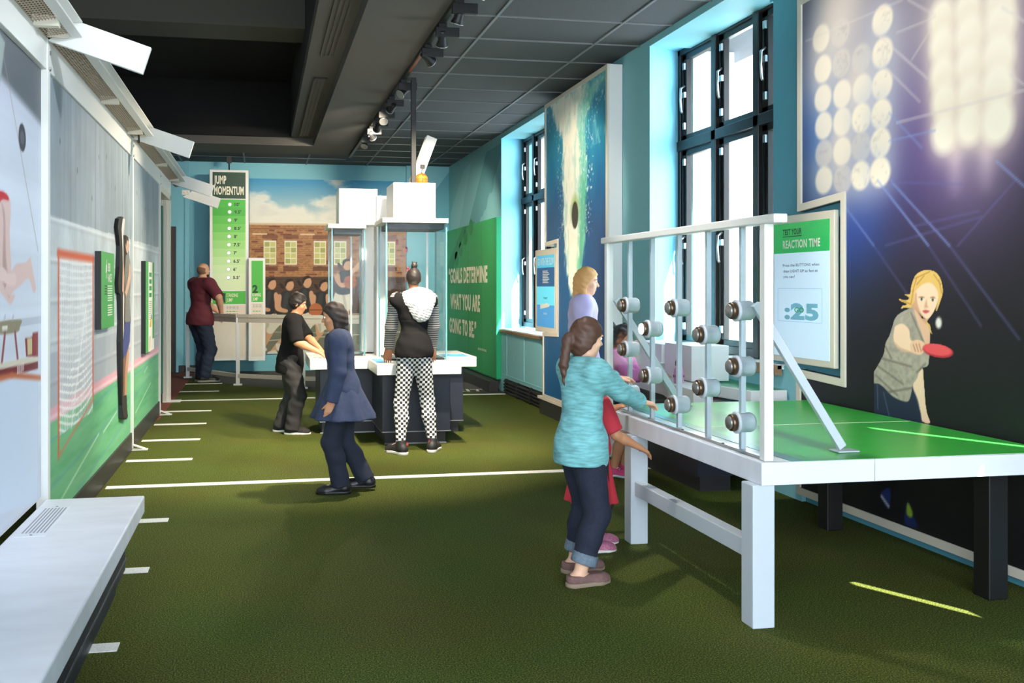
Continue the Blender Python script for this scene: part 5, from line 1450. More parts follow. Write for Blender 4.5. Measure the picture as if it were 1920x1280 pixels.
def person(label, loc, fwd, h, hs, feet, hands, skin, lean=0.0, twist=0.0, head_yaw=0.0, head_pitch=0.0, hipz=None, hip_off=(0, 0), build=1.0, vs=.008,
           shirt=None, pants=None, skirt=None, coat=None, shoes=None, hair=None, elbow=None, face=True, fingers='relaxed', extra=None, group=None):
    F = nrm((fwd[0], fwd[1], 0)); R = np.array((F[1], -F[0], 0)); Zu = np.array((0, 0, 1.0)); O = np.array((loc[0], loc[1], 0.0))
    W = lambda x, y, z: O + R * x + F * y + Zu * z
    k = h * build
    t = thing('person', label, 'person', (loc[0], loc[1], 0))
    hipz = hipz or .516 * h
    P = W(hip_off[0], hip_off[1], hipz)
    U = nrm(Zu * math.cos(lean) + F * math.sin(lean))
    ct, st = math.cos(twist), math.sin(twist)
    Fd = nrm(np.cross(U, R))                               # forward of the torso
    TR = nrm(R * ct + Fd * st); TF = nrm(np.cross(U, TR))
    B0 = (R, np.cross(U, R), U); BT = (TR, TF, U)
    body_top = h - hs
    tl = body_top - .505 * h                                # pelvis to neck base
    NB = P + U * (tl * .93)
    sh = {s: NB - U * (.028 * h) + TR * (s * .108 * k) for s in (-1, 1)}
    hc_y, hc_p = head_yaw, head_pitch
    HF0 = nrm(F * math.cos(hc_y) + R * math.sin(hc_y))
    HF = nrm(HF0 * math.cos(hc_p) + Zu * math.sin(hc_p)); HR = nrm(np.cross(HF, Zu)); HU = np.cross(HR, HF)
    HC = NB + U * (tl * .07) + (HU * .62 + Zu * .38) * (hs * .5) * .92 + HF * .10 * hs
    HB = (HR, HF, HU)
    torso = [ell(P + U * .015 * h, (.092 * k, .070 * k, .075 * k), B0), ell(P + U * .085 * h, (.080 * k, .058 * k, .085 * k), B0),
             ell(P + U * (tl * .66), (.093 * k, .066 * k, .105 * h), BT), rcone(sh[-1] - U * .006 * h, sh[1] - U * .006 * h, .036 * k, .036 * k)]
    neck = [rcone(NB - U * .02 * h, HC - HU * .25 * hs, .034 * k, .028 * k)]
    arms = {}; J = {}
    la, lf = .172 * h, .150 * h
    for s in (-1, 1):
        tg = hands.get(s)
        if tg is None: tg = sh[s] - Zu * (.315 * h) + F * .03 * h + R * s * .035 * h
        el_h = (elbow or {}).get(s, tuple(-Zu * .8 - F * .6 + R * s * .5))
        e, w = two_bone(sh[s], tg, la, lf, el_h)
        J[s] = (sh[s], e, w)
        arms[s] = ([rcone(sh[s], e, .033 * k, .026 * k)], [rcone(e, e + (w - e) * .35, .026 * k, .027 * k), rcone(e + (w - e) * .35, w, .027 * k, .0175 * k)])
    legs = {}; LJ = {}; toes = {}
    lt, lc = .245 * h, .235 * h
    for s in (-1, 1):
        fx, fy, fyaw, fz = feet[s]
        ank = W(fx, fy, .042 * h + fz)
        hip = P + R * s * .048 * k - U * .01 * h
        kn, ank2 = two_bone(hip, ank, lt, lc, F + R * s * .15)
        TD = nrm(F * math.cos(fyaw) + R * math.sin(fyaw)); toes[s] = TD
        LJ[s] = (hip, kn, ank2)
        cal = kn + (ank2 - kn) * .32
        legs[s] = ([rcone(hip, kn, .060 * k, .039 * k)], [rcone(kn, cal - TD * .008 * h, .038 * k, .037 * k), rcone(cal - TD * .008 * h, ank2, .037 * k, .024 * k)],
                   [rcone(ank2 - TD * .022 * h - Zu * .014 * h, ank2 + TD * .075 * h - Zu * .022 * h, .024 * k, .019 * k), rcone(ank2 + TD * .075 * h - Zu * .022 * h, ank2 + TD * .105 * h - Zu * .024 * h, .019 * k, .015 * k)])
    # ---- the body
    allp = np.array([P, NB, HC + HU * hs * .6, *[q for s in (-1, 1) for q in J[s]], *[q for s in (-1, 1) for q in LJ[s]]])
    lo = allp.min(0) - .17 * h; hi = allp.max(0) + .17 * h; lo[2] = min(lo[2], -.01)
    V = Vox(lo, hi, vs)
    for p in torso: V.add(p, .05 * h)
    for s in (-1, 1):
        for g in legs[s]:
            for p in g: V.add(p, .018 * h)
    for s in (-1, 1):
        for g in arms[s]:
            for p in g: V.add(p, .014 * h)
    for p in neck: V.add(p, .03 * h)
    hp = lambda x, y, z: HC + HR * x * hs + HF * y * hs + HU * z * hs
    V.add(ell(hp(0, -.05, .10), (.325 * hs, .40 * hs, .40 * hs), HB), .03 * hs)
    V.add(ell(hp(0, .10, -.20), (.235 * hs, .25 * hs, .27 * hs), HB), .10 * hs)
    V.add(ell(hp(0, .22, -.40), (.11 * hs, .10 * hs, .085 * hs), HB), .08 * hs)
    if face:
        V.add(rcone(hp(0, .345, .02), hp(0, .415, -.125), .032 * hs, .052 * hs), .05 * hs)
        for s in (-1, 1):
            V.add(ell(hp(s * .14, .36, .025), (.075 * hs, .06 * hs, .045 * hs), HB), .05 * hs, op='s')
            V.add(ell(hp(s * .15, .30, .10), (.12 * hs, .05 * hs, .03 * hs), HB), .05 * hs)
            V.add(ell(hp(s * .19, .22, -.12), (.09 * hs, .09 * hs, .09 * hs), HB), .08 * hs)
        V.add(ell(hp(0, .325, -.235), (.10 * hs, .045 * hs, .022 * hs), HB), .02 * hs)
        V.add(ell(hp(0, .318, -.285), (.085 * hs, .045 * hs, .026 * hs), HB), .02 * hs)
    for s in (-1, 1):
        V.add(ell(hp(s * .325, -.04, -.03), (.035 * hs, .085 * hs, .13 * hs), HB), .02 * hs)
    kh = h / 1.7 * (1.05 if h > 1.4 else 1.12)
    for s in (-1, 1):
        w = J[s][2]; fd = nrm(w - J[s][1])
        hd = nrm(fd * .8 + (F * .6 if fingers == 'reach' else -Zu * .1)) if hands.get(s) is not None else fd
        side = nrm(np.cross(hd, Zu) + R * 1e-3)                    # across the palm
        pn = np.cross(side, hd)                                    # back of the hand
        if pn[2] < 0: pn = -pn
        thumb_side = -s * (1 if side @ R > 0 else -1)
        if hands.get(s) is None: side, pn = F, R * s; thumb_side = 1
        for i, (off, ln) in enumerate(((-.030, .062), (-.011, .074), (.010, .070), (.029, .055))):
            off = off * thumb_side * -1
            kn = w + hd * .088 * kh + side * off * kh
            V.add(rcone(w + hd * .012 * kh + side * off * .55 * kh, kn, .0165 * kh, .0125 * kh), .012)
            curl = .35 + .08 * i
            d1 = nrm(hd - pn * curl * .55); d2 = nrm(hd - pn * curl * 1.6)
            m1 = kn + d1 * ln * .52 * kh
            V.add(rcone(kn, m1, .0098 * kh, .0088 * kh), .004); V.add(rcone(m1, m1 + d2 * ln * .5 * kh, .0088 * kh, .0074 * kh), .004)
        tb = w + hd * .026 * kh + side * thumb_side * .026 * kh
        td = nrm(hd * .75 + side * thumb_side * .7 - pn * .25)
        V.add(rcone(w + hd * .015 * kh, tb + td * .022 * kh, .014 * kh, .011 * kh), .010); V.add(rcone(tb + td * .022 * kh, tb + td * .058 * kh, .0105 * kh, .0085 * kh), .006)
    V.build('body', skin, t)
    if face:
        for s in (-1, 1):
            m = MB(); c = hp(s * .135, .305, .02)
            m.sphere(c, .048 * hs, 12); e = m.build('eye', M['ink_white'], t)
            m = MB(); m.sphere(c + HF * .032 * hs, .028 * hs, 10); m.build('iris', mat('dark_brown_iris', (40, 28, 22), .3), e)
            m = MB(); m.bar(hp(s * .06, .365, .105), hp(s * .22, .325, .11), .03 * hs, .022 * hs); m.build('eyebrow', mat('dark_brow', (60, 44, 34), .8), t)
        m = MB(); m.tube([hp(-.09, .335, -.262), hp(-.04, .362, -.258), hp(0, .366, -.26), hp(.04, .362, -.258), hp(.09, .335, -.262)], .012 * hs, 6); m.build('lips', mat('lip_rose', (168, 96, 88), .5), t)
    # ---- clothes
    if pants:
        V = Vox(lo, hi, vs)
        inf = pants.get('infl', .010)
        for p in torso[:2]: V.add(p, .05 * h, inf)
        for s in (-1, 1):
            hip, kn, an = LJ[s]
            fr_ = pants.get('len', .93)
            end = kn + (an - kn) * fr_ if fr_ >= 0 else kn + (hip - kn) * (-fr_)
            if fr_ >= 0:
                cp = kn + (an - kn) * .34 - toes[s] * .007 * h
                V.add(rcone(hip, kn, .060 * k, .041 * k), .02 * h, inf)
                V.add(rcone(kn, cp, .041 * k, .039 * k), .02 * h, inf)
                V.add(capcone(cp, end, .039 * k, pants.get('cuff', .030) * k), .02 * h, inf)
            else: V.add(capcone(hip, end, .062 * k, .052 * k), .02 * h, inf + .008)
        V.plane(P + U * pants.get('waist', .06) * h, U)
        V.ripple(pants.get('rip', .0016), 40)
        V.build('trousers' if pants.get('len', .93) > .5 else 'shorts', pants['m'], t)
        if pants.get('roll'):
            for s in (-1, 1):
                hip, kn, an = LJ[s]; a = kn + (an - kn) * (fr_ - .14); b = kn + (an - kn) * (fr_ + .005)
                V = Vox(np.minimum(a, b) - .09, np.maximum(a, b) + .09, .005)
                V.add(capcone(a, b, pants['cuff'] * k + .004, pants['cuff'] * k + .006), .004, inf)
                V.plane(a, -nrm(b - a)); V.build('rolled_cuff', pants['roll'], t)
    if skirt:
        V = Vox(lo, hi, vs)
        top = P + U * skirt.get('top', .10) * h; zb = skirt['hem']; bot = np.array((P[0], P[1], zb)) + F * skirt.get('back', 0) * h
        ra, rb = skirt['r0'] * h, skirt['r1'] * h
        def fn(X, Y, Z):
            tt = np.clip((top[2] - Z) / (top[2] - zb), 0, 1)
            cx = top[0] + (bot[0] - top[0]) * tt; cy = top[1] + (bot[1] - top[1]) * tt
            a = (X - cx) * R[0] + (Y - cy) * R[1]; b = ((X - cx) * F[0] + (Y - cy) * F[1]) * 1.15
            th = np.arctan2(b, a)
            rr = ra + (rb - ra) * tt ** 1.1 + .012 * tt * np.sin(th * 9) * h
            return np.maximum((np.sqrt(a * a + b * b) - rr) * .8, np.maximum(zb - Z, Z - top[2]))
        V.add((fn, np.array((P[0] - rb * 1.3, P[1] - rb * 1.3, zb)), np.array((P[0] + rb * 1.3, P[1] + rb * 1.3, top[2]))), .01)
        V.build('skirt', skirt['m'], t)
    if shirt:
        V = Vox(lo, hi, vs)
        inf = shirt.get('infl', .013)
        for p in torso: V.add(p, .06 * h, inf)
        hem = shirt.get('hem', -.02)
        V.add(ell(P + U * (hem + .02) * h, (.094 * k + shirt.get('flare', 0), .074 * k + shirt.get('flare', 0), .10 * h), B0), .06 * h, inf)
        sl = shirt.get('sleeve', .6)                                # 0..1 upper arm, 1..2 down to the wrist
        if shirt.get('sleeve_m'):
            for s in (-1, 1):
                a, e, w = J[s]; Q = Vox(np.minimum(np.minimum(a, e), w) - .1, np.maximum(np.maximum(a, e), w) + .1, vs)
                Q.add(rcone(a, e, .036 * k, .030 * k), .02 * h, inf); Q.add(capcone(e, e + (w - e) * (sl - 1), .030 * k, .023 * k), .012 * h, inf)
                Q.build('sleeve', shirt['sleeve_m'], t)
            sl = 0
        for s in (-1, 1):
            a, e, w = J[s]
            if sl <= 0: continue
            if sl <= 1: V.add(capcone(a, a + (e - a) * sl, .036 * k, .034 * k), .02 * h, inf + .004)
            else:
                V.add(rcone(a, e, .035 * k, .029 * k), .02 * h, inf); V.add(capcone(e, e + (w - e) * (sl - 1), .029 * k, .023 * k), .012 * h, inf)
        V.plane(P + U * hem * h, -U)
        nb = NB + TF * .02 * h
        V.add(ell(NB + U * .035 * h + TF * .012 * h, (.052 * k, .052 * k, .055 * h), BT), .008, op='s')
        V.ripple(shirt.get('rip', .0022), 34)
        V.build('shirt', shirt['m'], t)
    if coat:
        pass
    if shoes:
        for s in (-1, 1):
            an = LJ[s][2]; TD = toes[s]; zf = an[2] - .042 * h
            SD = np.cross(TD, Zu)
            heel = an - TD * .026 * h; ball = an + TD * .078 * h; toe = an + TD * .108 * h
            g = lambda p, z: np.array((p[0], p[1], zf + z * h))
            lo2 = np.minimum(heel, toe) - .08; hi2 = np.maximum(heel, toe) + .08; lo2[2] = zf - .02; hi2[2] = an[2] + .06
            V = Vox(lo2, hi2, .0045 if h > 0 else vs)
            hr = shoes.get('r', 1.0) * k
            V.add(rcone(g(heel, .030), g(ball, .021), .027 * hr, .026 * hr), .01); V.add(rcone(g(ball, .021), g(toe, .017), .026 * hr, .020 * hr), .02)
            V.add(ell(g(ball, .012), (.031 * hr, .045 * hr, .022 * hr), (SD, TD, Zu)), .02)
            if shoes.get('ankle', True): V.add(capcone(g(heel + TD * .012 * h, .03), g(heel + TD * .022 * h, shoes.get('top', .062)), .030 * hr, .028 * hr), .02)
            if shoes.get('low'):
                V.plane(g(heel, .044), nrm(Zu * .9 - TD * .0))
            V.plane(np.array((0, 0, zf + .010 * h)), (0, 0, -1))
            sh_o = V.build('shoe', shoes['m'], t)
            V = Vox(lo2, hi2, .0045)
            hl = shoes.get('heel', 0)
            V.add(rcone(g(heel, .010), g(ball, .008), .029 * hr, .031 * hr), .01); V.add(rcone(g(ball, .008), g(toe + TD * .002 * h, .008), .031 * hr, .022 * hr), .02)
            V.plane(np.array((0, 0, zf)), (0, 0, -1)); V.plane(np.array((0, 0, zf + .017 * h)), (0, 0, 1))
            V.build('sole', shoes['sole'], sh_o)
            if shoes.get('lace'):
                m = MB()
                for q in range(4):
                    c = an + TD * (.030 + .014 * q) * h; zz = zf + (.057 - .0065 * q) * h
                    m.tube([np.array((c[0], c[1], zz)) + SD * .016 * k, np.array((c[0], c[1], zz + .006 * h)) , np.array((c[0], c[1], zz)) - SD * .016 * k], .0026 * h, 6)
                m.build('laces', shoes['lace'], sh_o)
    if hair:
        st = hair['style']; inf = hair.get('infl', .04) * hs
        V = Vox(HC - hs * 1.0 - np.array((0, 0, hair.get('drop', 0))), HC + hs * 1.0, max(.005, vs * .8))
        base = ell(hp(0, -.05, .10), (.325 * hs, .40 * hs, .40 * hs), HB)
        V.add(base, .02 * hs, inf)
        if st in ('long', 'curly', 'pony_long'): V.add(ell(hp(0, -.14, -.12), (.33 * hs, .30 * hs, .36 * hs), HB), .08 * hs, inf)
        n = nrm(HF * .80 - HU * .60); V.plane(hp(0, hair.get('cut', .10), 0), n)
        if st == 'bun':
            V.add(ell(hp(.02, -.12, .60), (.15 * hs, .15 * hs, .13 * hs), HB), .06 * hs)
            for q in range(5): V.add(rcone(hp(.02, -.12, .66), hp(.02 + .16 * math.cos(q * 1.3), -.12 + .12 * math.sin(q * 1.3), .80), .05 * hs, .015 * hs), .04 * hs)
        if st == 'pony_long':
            V.add(rcone(hp(.0, -.40, .12), hp(.0, -.58, -.10), .12 * hs, .14 * hs), .06 * hs)
            V.add(rcone(hp(.0, -.58, -.10), hp(0, -.62, -.75), .14 * hs, .12 * hs), .06 * hs); V.add(rcone(hp(0, -.62, -.75), hp(0, -.52, -1.35), .12 * hs, .03 * hs), .06 * hs)
        if st == 'long':
            for s in (-1, 1): V.add(rcone(hp(s * .24, -.10, .0), hp(s * .24, -.08, -.80), .15 * hs, .10 * hs), .08 * hs)
            V.add(rcone(hp(0, -.28, .0), hp(0, -.30, -.95), .24 * hs, .16 * hs), .10 * hs)
        if st == 'curly':
            rng = random.Random(3)
            for q in range(60):
                a = rng.uniform(0, 2 * math.pi); z = rng.uniform(-.75, .5)
                x, y = .40 * math.cos(a), -.12 + .46 * math.sin(a)
                if y > .14 and z < .28: continue
                V.add(ell(hp(x, y, z), (.11 * hs,) * 3, HB), .05 * hs)
        V.ripple(hair.get('rip', .0025), 90)
        V.build('hair', hair['m'], t)
        if hair.get('tie'):
            m = MB(); c = hp(0, -.46, .06); m.tube([c + (HR * math.cos(a) + HU * math.sin(a)) * .13 * hs for a in np.linspace(0, 2 * math.pi, 20)], .02 * hs, 8, caps=False); m.build('hair_tie', hair['tie'], t)
    info = dict(t=t, W=W, P=P, U=U, NB=NB, sh=sh, HC=HC, hp=hp, HB=HB, h=h, hs=hs, k=k, R=R, F=F, J=J, LJ=LJ, BT=BT, lo=lo, hi=hi, TF=TF)
    return info

def wave_mat(name, c1, c2, scale, direction='Z', rough=.8, distortion=1.0):
    m = bpy.data.materials.new(name); m.use_nodes = True
    nt = m.node_tree; b = nt.nodes['Principled BSDF']; b.inputs['Roughness'].default_value = rough
    tc = nt.nodes.new('ShaderNodeTexCoord'); w = nt.nodes.new('ShaderNodeTexWave'); w.bands_direction = direction
    w.inputs['Scale'].default_value = scale; w.inputs['Distortion'].default_value = distortion
    r = nt.nodes.new('ShaderNodeValToRGB'); r.color_ramp.elements[0].position = .35; r.color_ramp.elements[1].position = .65
    r.color_ramp.elements[0].color = (*hexc(*c1), 1); r.color_ramp.elements[1].color = (*hexc(*c2), 1)
    nt.links.new(tc.outputs['Object'], w.inputs['Vector']); nt.links.new(w.outputs['Fac'], r.inputs['Fac']); nt.links.new(r.outputs['Color'], b.inputs['Base Color'])
    return m
def check_mat(name, c1, c2, scale):
    m = bpy.data.materials.new(name); m.use_nodes = True
    nt = m.node_tree; b = nt.nodes['Principled BSDF']; b.inputs['Roughness'].default_value = .8
    tc = nt.nodes.new('ShaderNodeTexCoord'); mp = nt.nodes.new('ShaderNodeMapping'); mp.inputs['Location'].default_value = (.013, .017, .011); mp.inputs['Scale'].default_value = (1, 0, 1)
    ck = nt.nodes.new('ShaderNodeTexChecker'); ck.inputs['Scale'].default_value = scale
    ck.inputs['Color1'].default_value = (*hexc(*c1), 1); ck.inputs['Color2'].default_value = (*hexc(*c2), 1)
    nt.links.new(tc.outputs['Object'], mp.inputs[0]); nt.links.new(mp.outputs[0], ck.inputs['Vector']); nt.links.new(ck.outputs['Color'], b.inputs['Base Color'])
    return m
SK_L = mat('fair_skin', (226, 178, 148), .5); SK_T = mat('tan_skin', (206, 156, 124), .5); SK_B = mat('brown_skin', (150, 98, 68), .5); SK_M = mat('light_brown_skin', (196, 138, 100), .5)
denim = mat('dark_denim', (40, 50, 70), .85, noise=.25, nscale=60)
blackcloth = mat('black_cotton', (22, 21, 23), .9, spec=.2)

# 1 man in maroon at the railing
I = person('person in maroon T-shirt and jeans leaning a hand on the railing', (-.93, 15.52), (.80, .60), 1.86, .235,
           {-1: (-.12, .10, .2, 0), 1: (.05, .05, .35, 0)}, {1: (-.60, 15.34, 1.10), -1: (-.66, 15.66, 1.10)}, SK_T, lean=.05, head_pitch=-.16, vs=.010, build=1.06,
           shirt=dict(m=mat('maroon_cotton', (104, 42, 54), .85), sleeve=.85, hem=-.035, infl=.022, flare=.012), pants=dict(m=denim, infl=.016, cuff=.038, len=.98, rip=.004),
           shoes=dict(m=mat('black_leather', (30, 28, 28), .5), sole=mat('grey_sole', (150, 148, 142), .7), lace=M['ink_grey']), elbow={1: (.5, -.9, -.4), -1: (-.6, .3, -.5)})
V = Vox(I['HC'] - .2, I['HC'] + .2, .008); V.add(ell(I['hp'](0, .14, -.27), (.235 * .235, .24 * .235, .22 * .235), I['HB']), .01, .004); V.plane(I['hp'](0, 0, -.16), I['HB'][2]); V.build('beard', mat('dark_brown_beard', (62, 44, 36), .9), I['t'])
V = Vox(I['HC'] - .2, I['HC'] + .2, .008); V.add(ell(I['hp'](0, -.09, .02), (.325 * .235, .38 * .235, .34 * .235), I['HB']), .01, .003); V.plane(I['hp'](0, 0, .22), I['HB'][2]); V.plane(I['hp'](0, .05, 0), I['HB'][1]); V.build('cropped_hair', mat('cropped_hair_brown', (120, 88, 68), .9), I['t'])

# 2 boy in black at the kiosk
I = person('person in black T-shirt and black trousers working the kiosk counter', (.30, 9.98), (.97, -.10), 1.43, .215,
           {-1: (-.07, -.10, .1, 0), 1: (.12, .03, .0, 0)}, {1: (.555, 9.66, .855), -1: (.60, 9.86, .86)}, SK_M, lean=.10, head_pitch=-.22, vs=.008, build=1.02,
           shirt=dict(m=blackcloth, sleeve=.95, hem=-.09, infl=.020, flare=.008), pants=dict(m=mat('charcoal_track_fabric', (46, 44, 46), .8), infl=.020, cuff=.040, len=.99, rip=.004),
           shoes=dict(m=mat('black_suede', (36, 34, 34), .8), sole=M['ink_white'], lace=M['ink_white'], r=1.08), hair=dict(style='short', m=mat('black_hair', (30, 22, 20), .6), infl=.05, cut=.14), elbow={1: (-.5, -.5, -.8), -1: (-.4, .5, -.8)})

# 3 walker in a navy coat
navycoat = mat('navy_coat_wool', (50, 60, 88), .85, noise=.15, nscale=30)
I = person('person in navy coat and heeled boots walking across the white floor line', (.60, 7.02), (-.95, .10), 1.38, .20,
           {-1: (-.05, .02, 0, 0), 1: (.06, -.16, .1, .02)}, {}, SK_M, lean=.10, head_pitch=-.15, vs=.008,
           shirt=dict(m=navycoat, sleeve=1.95, hem=-.05, infl=.016), pants=dict(m=mat('dark_navy_trousers', (30, 36, 52), .85), infl=.012, cuff=.042, len=.97),
           skirt=dict(m=navycoat, hem=.545, top=.10, r0=.085, r1=.20), shoes=dict(m=mat('black_boot_leather', (24, 22, 24), .4), sole=M['black'], top=.10),
           hair=dict(style='long', m=mat('dark_brown_hair', (48, 36, 32), .6), infl=.05, cut=.12, drop=.12))

# 4 girl in houndstooth leggings
stripes = wave_mat('grey_striped_knit', (74, 72, 74), (176, 174, 172), 15, 'Z', distortion=.6)
I = person('person with hair bun, white fluffy hood and houndstooth leggings facing the glass case', (1.385, 8.57), (.04, 1), 1.66, .20,
           {-1: (-.15, -.07, -.55, 0), 1: (.155, .03, .35, 0)}, {-1: (1.17, 8.93, .86), 1: (1.60, 8.93, .86)}, SK_B, lean=.06, hip_off=(-.015, .02), vs=.007, build=.86, face=False,
           shirt=dict(m=blackcloth, sleeve_m=stripes, sleeve=1.9, hem=.0, infl=.014), pants=dict(m=check_mat('houndstooth_check', (236, 236, 236), (34, 34, 38), 44), infl=.005, cuff=.026, len=.93, waist=.05, rip=0),
           shoes=dict(m=mat('black_shoe_nubuck', (34, 32, 34), .6), sole=mat('white_red_sole', (226, 220, 216), .5), lace=mat('pink_laces', (214, 160, 150), .6), r=1.12, top=.075),
           hair=dict(style='bun', m=mat('black_hair', (30, 22, 20), .6), infl=.02, cut=.16, rip=.001), elbow={-1: (-.5, -.5, -.8), 1: (.5, -.5, -.8)})
k = I['k']; h = I['h']
B0 = I['BT']
V = Vox(I['lo'], I['hi'], .006)
bk = -I['F']
V.add(ell(I['NB'] + bk * .06 - I['U'] * .055 + I['R'] * .04, (.150, .085, .115), B0), .03); V.add(ell(I['NB'] + bk * .095 - I['U'] * .145 + I['R'] * .055, (.095, .060, .11), B0), .06)
V.add(rcone(I['sh'][-1] * .7 + I['NB'] * .3 + bk * .02, I['sh'][1] * .8 + I['NB'] * .2 + bk * .02, .05, .06), .04)
V.ripple(.004, 150); V.build('fluffy_hood', mat('white_fleece', (226, 224, 220), .95, noise=.2, nscale=50, bump=.6), I['t'])
for s in (-1, 1):
    an = I['LJ'][s][2]
    m = MB(); m.prism([(an[0] - .012 + .055, .085), (an[0] + .055, .115), (an[0] + .012 + .055, .085)], 'y', an[1] - .045, an[1] - .03) if s < 0 else m.prism([(an[0] - .05, .085), (an[0] - .038, .115), (an[0] - .026, .085)], 'y', an[1] - .045, an[1] - .03)
    m.build('red_emblem', mat('coral_red', (206, 70, 70), .5), I['t'])

# 5 girl in teal at the button screen
teal_knit = mat('teal_heather_knit', (116, 178, 182), .85, noise=.28, nscale=16, stretch=(1, 1, 5))
I = person('person in teal top and rolled jeans reaching for the buttons on the screen', (1.56, 4.68), (.985, .17), 1.33, .195,
           {-1: (-.14, .09, 0, 0), 1: (.08, .0, -.05, 0)}, {1: (2.045, 4.83, .845), -1: (2.04, 5.14, .965)}, SK_L, lean=.03, head_pitch=-.12, vs=.006, hip_off=(0, .05), fingers='reach',
           shirt=dict(m=teal_knit, sleeve=1.9, hem=-.065, infl=.015, flare=.012, rip=.003), pants=dict(m=mat('navy_denim', (26, 32, 50), .85, noise=.2, nscale=60), infl=.010, cuff=.038, len=.78, roll=mat('faded_denim', (104, 118, 132), .85, noise=.2, nscale=60)),
           shoes=dict(m=mat('mauve_brown_canvas', (118, 88, 84), .85, noise=.12, nscale=80), sole=mat('tan_rope_sole', (142, 124, 104), .8), low=True, ankle=False, r=1.1),
           hair=dict(style='pony_long', m=mat('brown_hair', (82, 54, 40), .55), infl=.06, cut=.13, drop=.25), elbow={1: (-.2, -.5, -.9), -1: (-.2, .6, -.9)})

# 6 small child in a red skirt beyond her
I = person('person in red skirt and pink trainers half hidden behind the teal top', (1.86, 5.24), (.99, .10), 1.06, .185,
           {-1: (-.08, .07, 0, 0), 1: (.07, -.02, 0, 0)}, {1: (2.09, 5.10, .60), -1: (2.08, 5.42, .78)}, SK_M, lean=.03, vs=.007,
           shirt=dict(m=mat('red_jersey', (196, 52, 66), .85), sleeve=.8, hem=.0, infl=.014), skirt=dict(m=mat('red_skirt_cloth', (200, 50, 66), .85), hem=.275, top=.07, r0=.09, r1=.155),
           pants=dict(m=mat('dark_leggings', (40, 42, 48), .8), infl=.006, cuff=.026, len=.95), shoes=dict(m=mat('pink_glitter_trainer', (186, 110, 140), .4, noise=.35, nscale=120), sole=M['ink_white'], lace=mat('violet_laces', (170, 70, 170), .5), r=1.15),
           hair=dict(style='short', m=mat('brown_hair', (82, 54, 40), .55), infl=.05, cut=.13))

# 7 blonde woman by the diver picture
I = person('person with long blonde hair and lavender top standing by the diver picture', (2.63, 7.66), (.80, -.30), 1.65, .225,
           {-1: (-.05, .05, 0, 0), 1: (.06, .0, 0, 0)}, {}, SK_L, lean=.04, head_pitch=-.12, vs=.008, build=.95,
           shirt=dict(m=mat('lavender_cotton', (188, 180, 222), .85, noise=.12, nscale=5), sleeve=1.3, hem=-.04, infl=.018, flare=.01), pants=dict(m=mat('blue_jeans', (64, 84, 130), .85), infl=.010, cuff=.034, len=.96),
           shoes=dict(m=mat('tan_flat_shoe', (190, 160, 130), .6), sole=mat('tan_sole', (120, 96, 76), .7), low=True, ankle=False),
           hair=dict(style='long', m=mat('golden_blonde_hair', (206, 156, 96), .5), infl=.05, cut=.13, drop=.16))

# 8 girl in pink at the window counter
I = person('person in pink top with dark curly hair at the window counter', (2.80, 7.26), (.75, -.62), 1.19, .19,
           {-1: (-.06, .03, 0, 0), 1: (.07, -.01, 0, 0)}, {1: (2.985, 6.955, .83), -1: (3.02, 7.08, .82)}, SK_M, lean=.06, head_pitch=-.1, vs=.008,
           shirt=dict(m=mat('pink_jersey', (206, 118, 176), .85), sleeve=1.8, hem=-.01, infl=.014, rip=.003), pants=dict(m=blackcloth, infl=.014, len=-.35),
           shoes=dict(m=mat('magenta_trainer', (206, 60, 120), .6), sole=mat('teal_white_sole', (190, 220, 214), .6), lace=M['ink_white'], r=1.1),
           hair=dict(style='curly', m=mat('near_black_curls', (44, 34, 34), .7), infl=.04, cut=.14, drop=.06))

# ================================================================ TRACK AND SPOTLIGHTS
t = thing('lighting_track', 'long black lighting track along the edge of the soffit', 'track', (1.45, 8.0, 3.60))
m = MB(); m.box(1.425, .5, 3.615, 1.465, 15.78, 3.652); m.build('rail', M['blackmetal'], t)
m = MB(); m.box(1.432, 8.4, 3.612, 1.458, 9.35, 3.6155); m.build('copper_strip', mat('copper_strip', (176, 92, 58), .4, metal=.5), t)

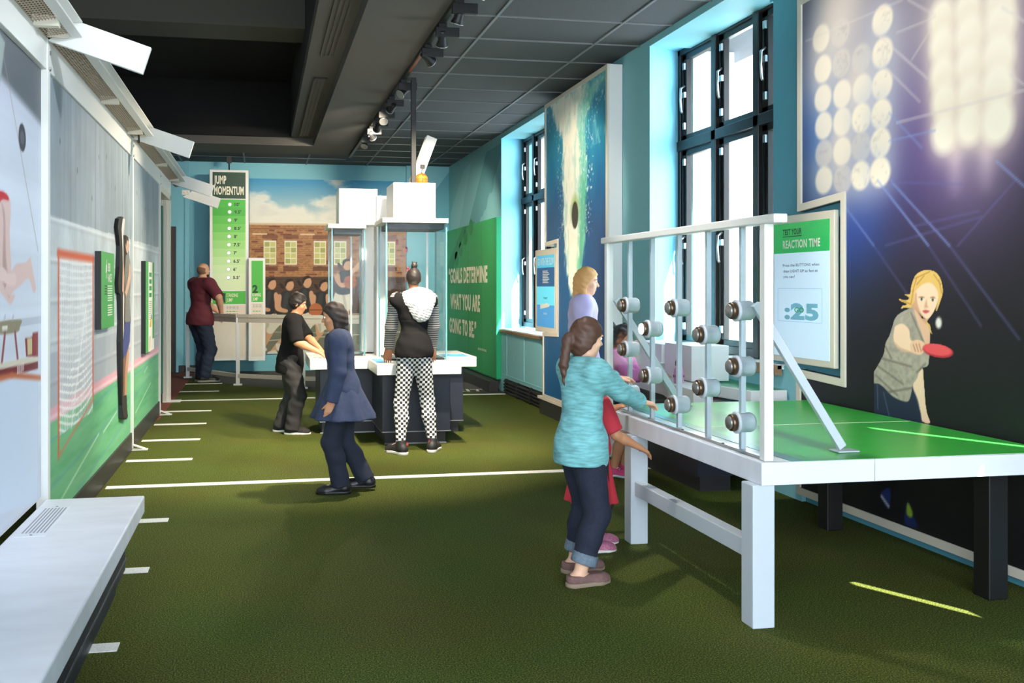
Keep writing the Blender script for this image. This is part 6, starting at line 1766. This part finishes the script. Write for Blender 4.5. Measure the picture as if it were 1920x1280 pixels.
def spot_head(y, aim, label, on=True, power=16, size=60, color=(1.0, .86, .66), lamp=True, drop=.11, blend=.7):
    x = 1.445; z = 3.61
    t = thing('track_spotlight', label, 'spotlight', (x, y, z), group='black spotlights on the ceiling track')
    c = Vector((x, y, z - drop)); d = (Vector(aim) - c).normalized()
    m = MB(); m.box(x - .035, y - .045, z - .05, x + .03, y + .045, z + .004); m.box(x - .06, y - .06, z - .105, x + .13, y - .015, z - .03); m.build('adapter_box', M['black'], t, .004)
    m = MB(); m.tube([(x, y, z - .05), tuple(c)], .010, 8); m.box(x - .036, y - .012, z - drop - .02, x - .030, y + .012, z - .04); m.build('stem', M['blackmetal'], t)
    m = MB(); m.lathe([(.022, -.075), (.032, -.07), (.034, .0), (.036, .02), (.050, .055), (.048, .057), (.030, .03), (.0, .028)], c, d, n=20); hd = m.build('lamp_head', M['black'], t)
    m = MB(); m.lathe([(.049, .054), (.051, .054), (.051, .06), (.047, .06)], c, d, n=20); m.build('chrome_ring', M['alu'], hd)
    m = MB(); m.lathe([(.0, .048), (.030, .049), (.046, .056)], c, d, n=20)
    m.build('bulb', mat('lit_warm_bulb', (255, 226, 180), .3, emit=14) if on else mat('unlit_bulb', (150, 150, 150), .1), hd)
    if lamp:
        l = bpy.data.lights.new('spot_beam', 'SPOT'); l.energy = power; l.spot_size = math.radians(size); l.spot_blend = blend; l.color = color; l.shadow_soft_size = .05
        lo = bpy.data.objects.new('spot_beam', l); COL.objects.link(lo)
        lo.parent = t
        p = c + d * .09 - Vector(t.location)
        lo.location = p; lo.rotation_euler = d.to_track_quat('-Z', 'Y').to_euler()
spot_head(6.35, (3.7, 4.9, 2.6), 'track spotlight nearest the camera, cut by the top edge', power=105, size=62, color=(1, .9, .78))
spot_head(6.95, (.6, 8.6, 0), 'chrome lipped track spotlight just below the top edge', power=448, size=75)
spot_head(7.62, (1.8, 10.5, .0), 'black track spotlight pointing down with a wide box beside it', power=448, size=80)
spot_head(8.30, (3.26, 9.7, 2.3), 'black track spotlight above the bare stretch of track', power=160, size=58)
spot_head(9.75, (-1.0, 8.5, 1.2), 'track spotlight with a bright face just past the black pole', power=316, size=80)
spot_head(10.65, (-.4, 16.6, 1.6), 'track spotlight with a lit rim, second past the black pole', power=270, size=60)
spot_head(11.4, (1.3, 9.4, 1.6), 'track spotlight with a silver bulb in the far cluster', power=144, size=60)
spot_head(12.0, (1.2, 17.4, 1.6), 'track spotlight with a chrome bell in the far cluster', power=300, size=70)
spot_head(12.65, (3.3, 15.4, 1.3), 'track spotlight with three small lights, last but one', power=201, size=75)
spot_head(13.4, (0, 11.5, 0), 'glowing warm track spotlight at the far end of the track', power=201, size=80)
spot_head(5.0, (3.1, 4.8, .8), 'added unseen track spotlight above the girl in teal, brightening the green table', power=120, size=70, color=(1, .95, .88))  # extra lamp added out of view to brighten the green table top
spot_head(3.9, (-1.2, 5.6, 1.3), 'added unseen track spotlight brightening the gymnast picture and bench', power=150, size=75, color=(.88, .94, 1))  # extra lamp added out of view; cool tint stands in for daylight here
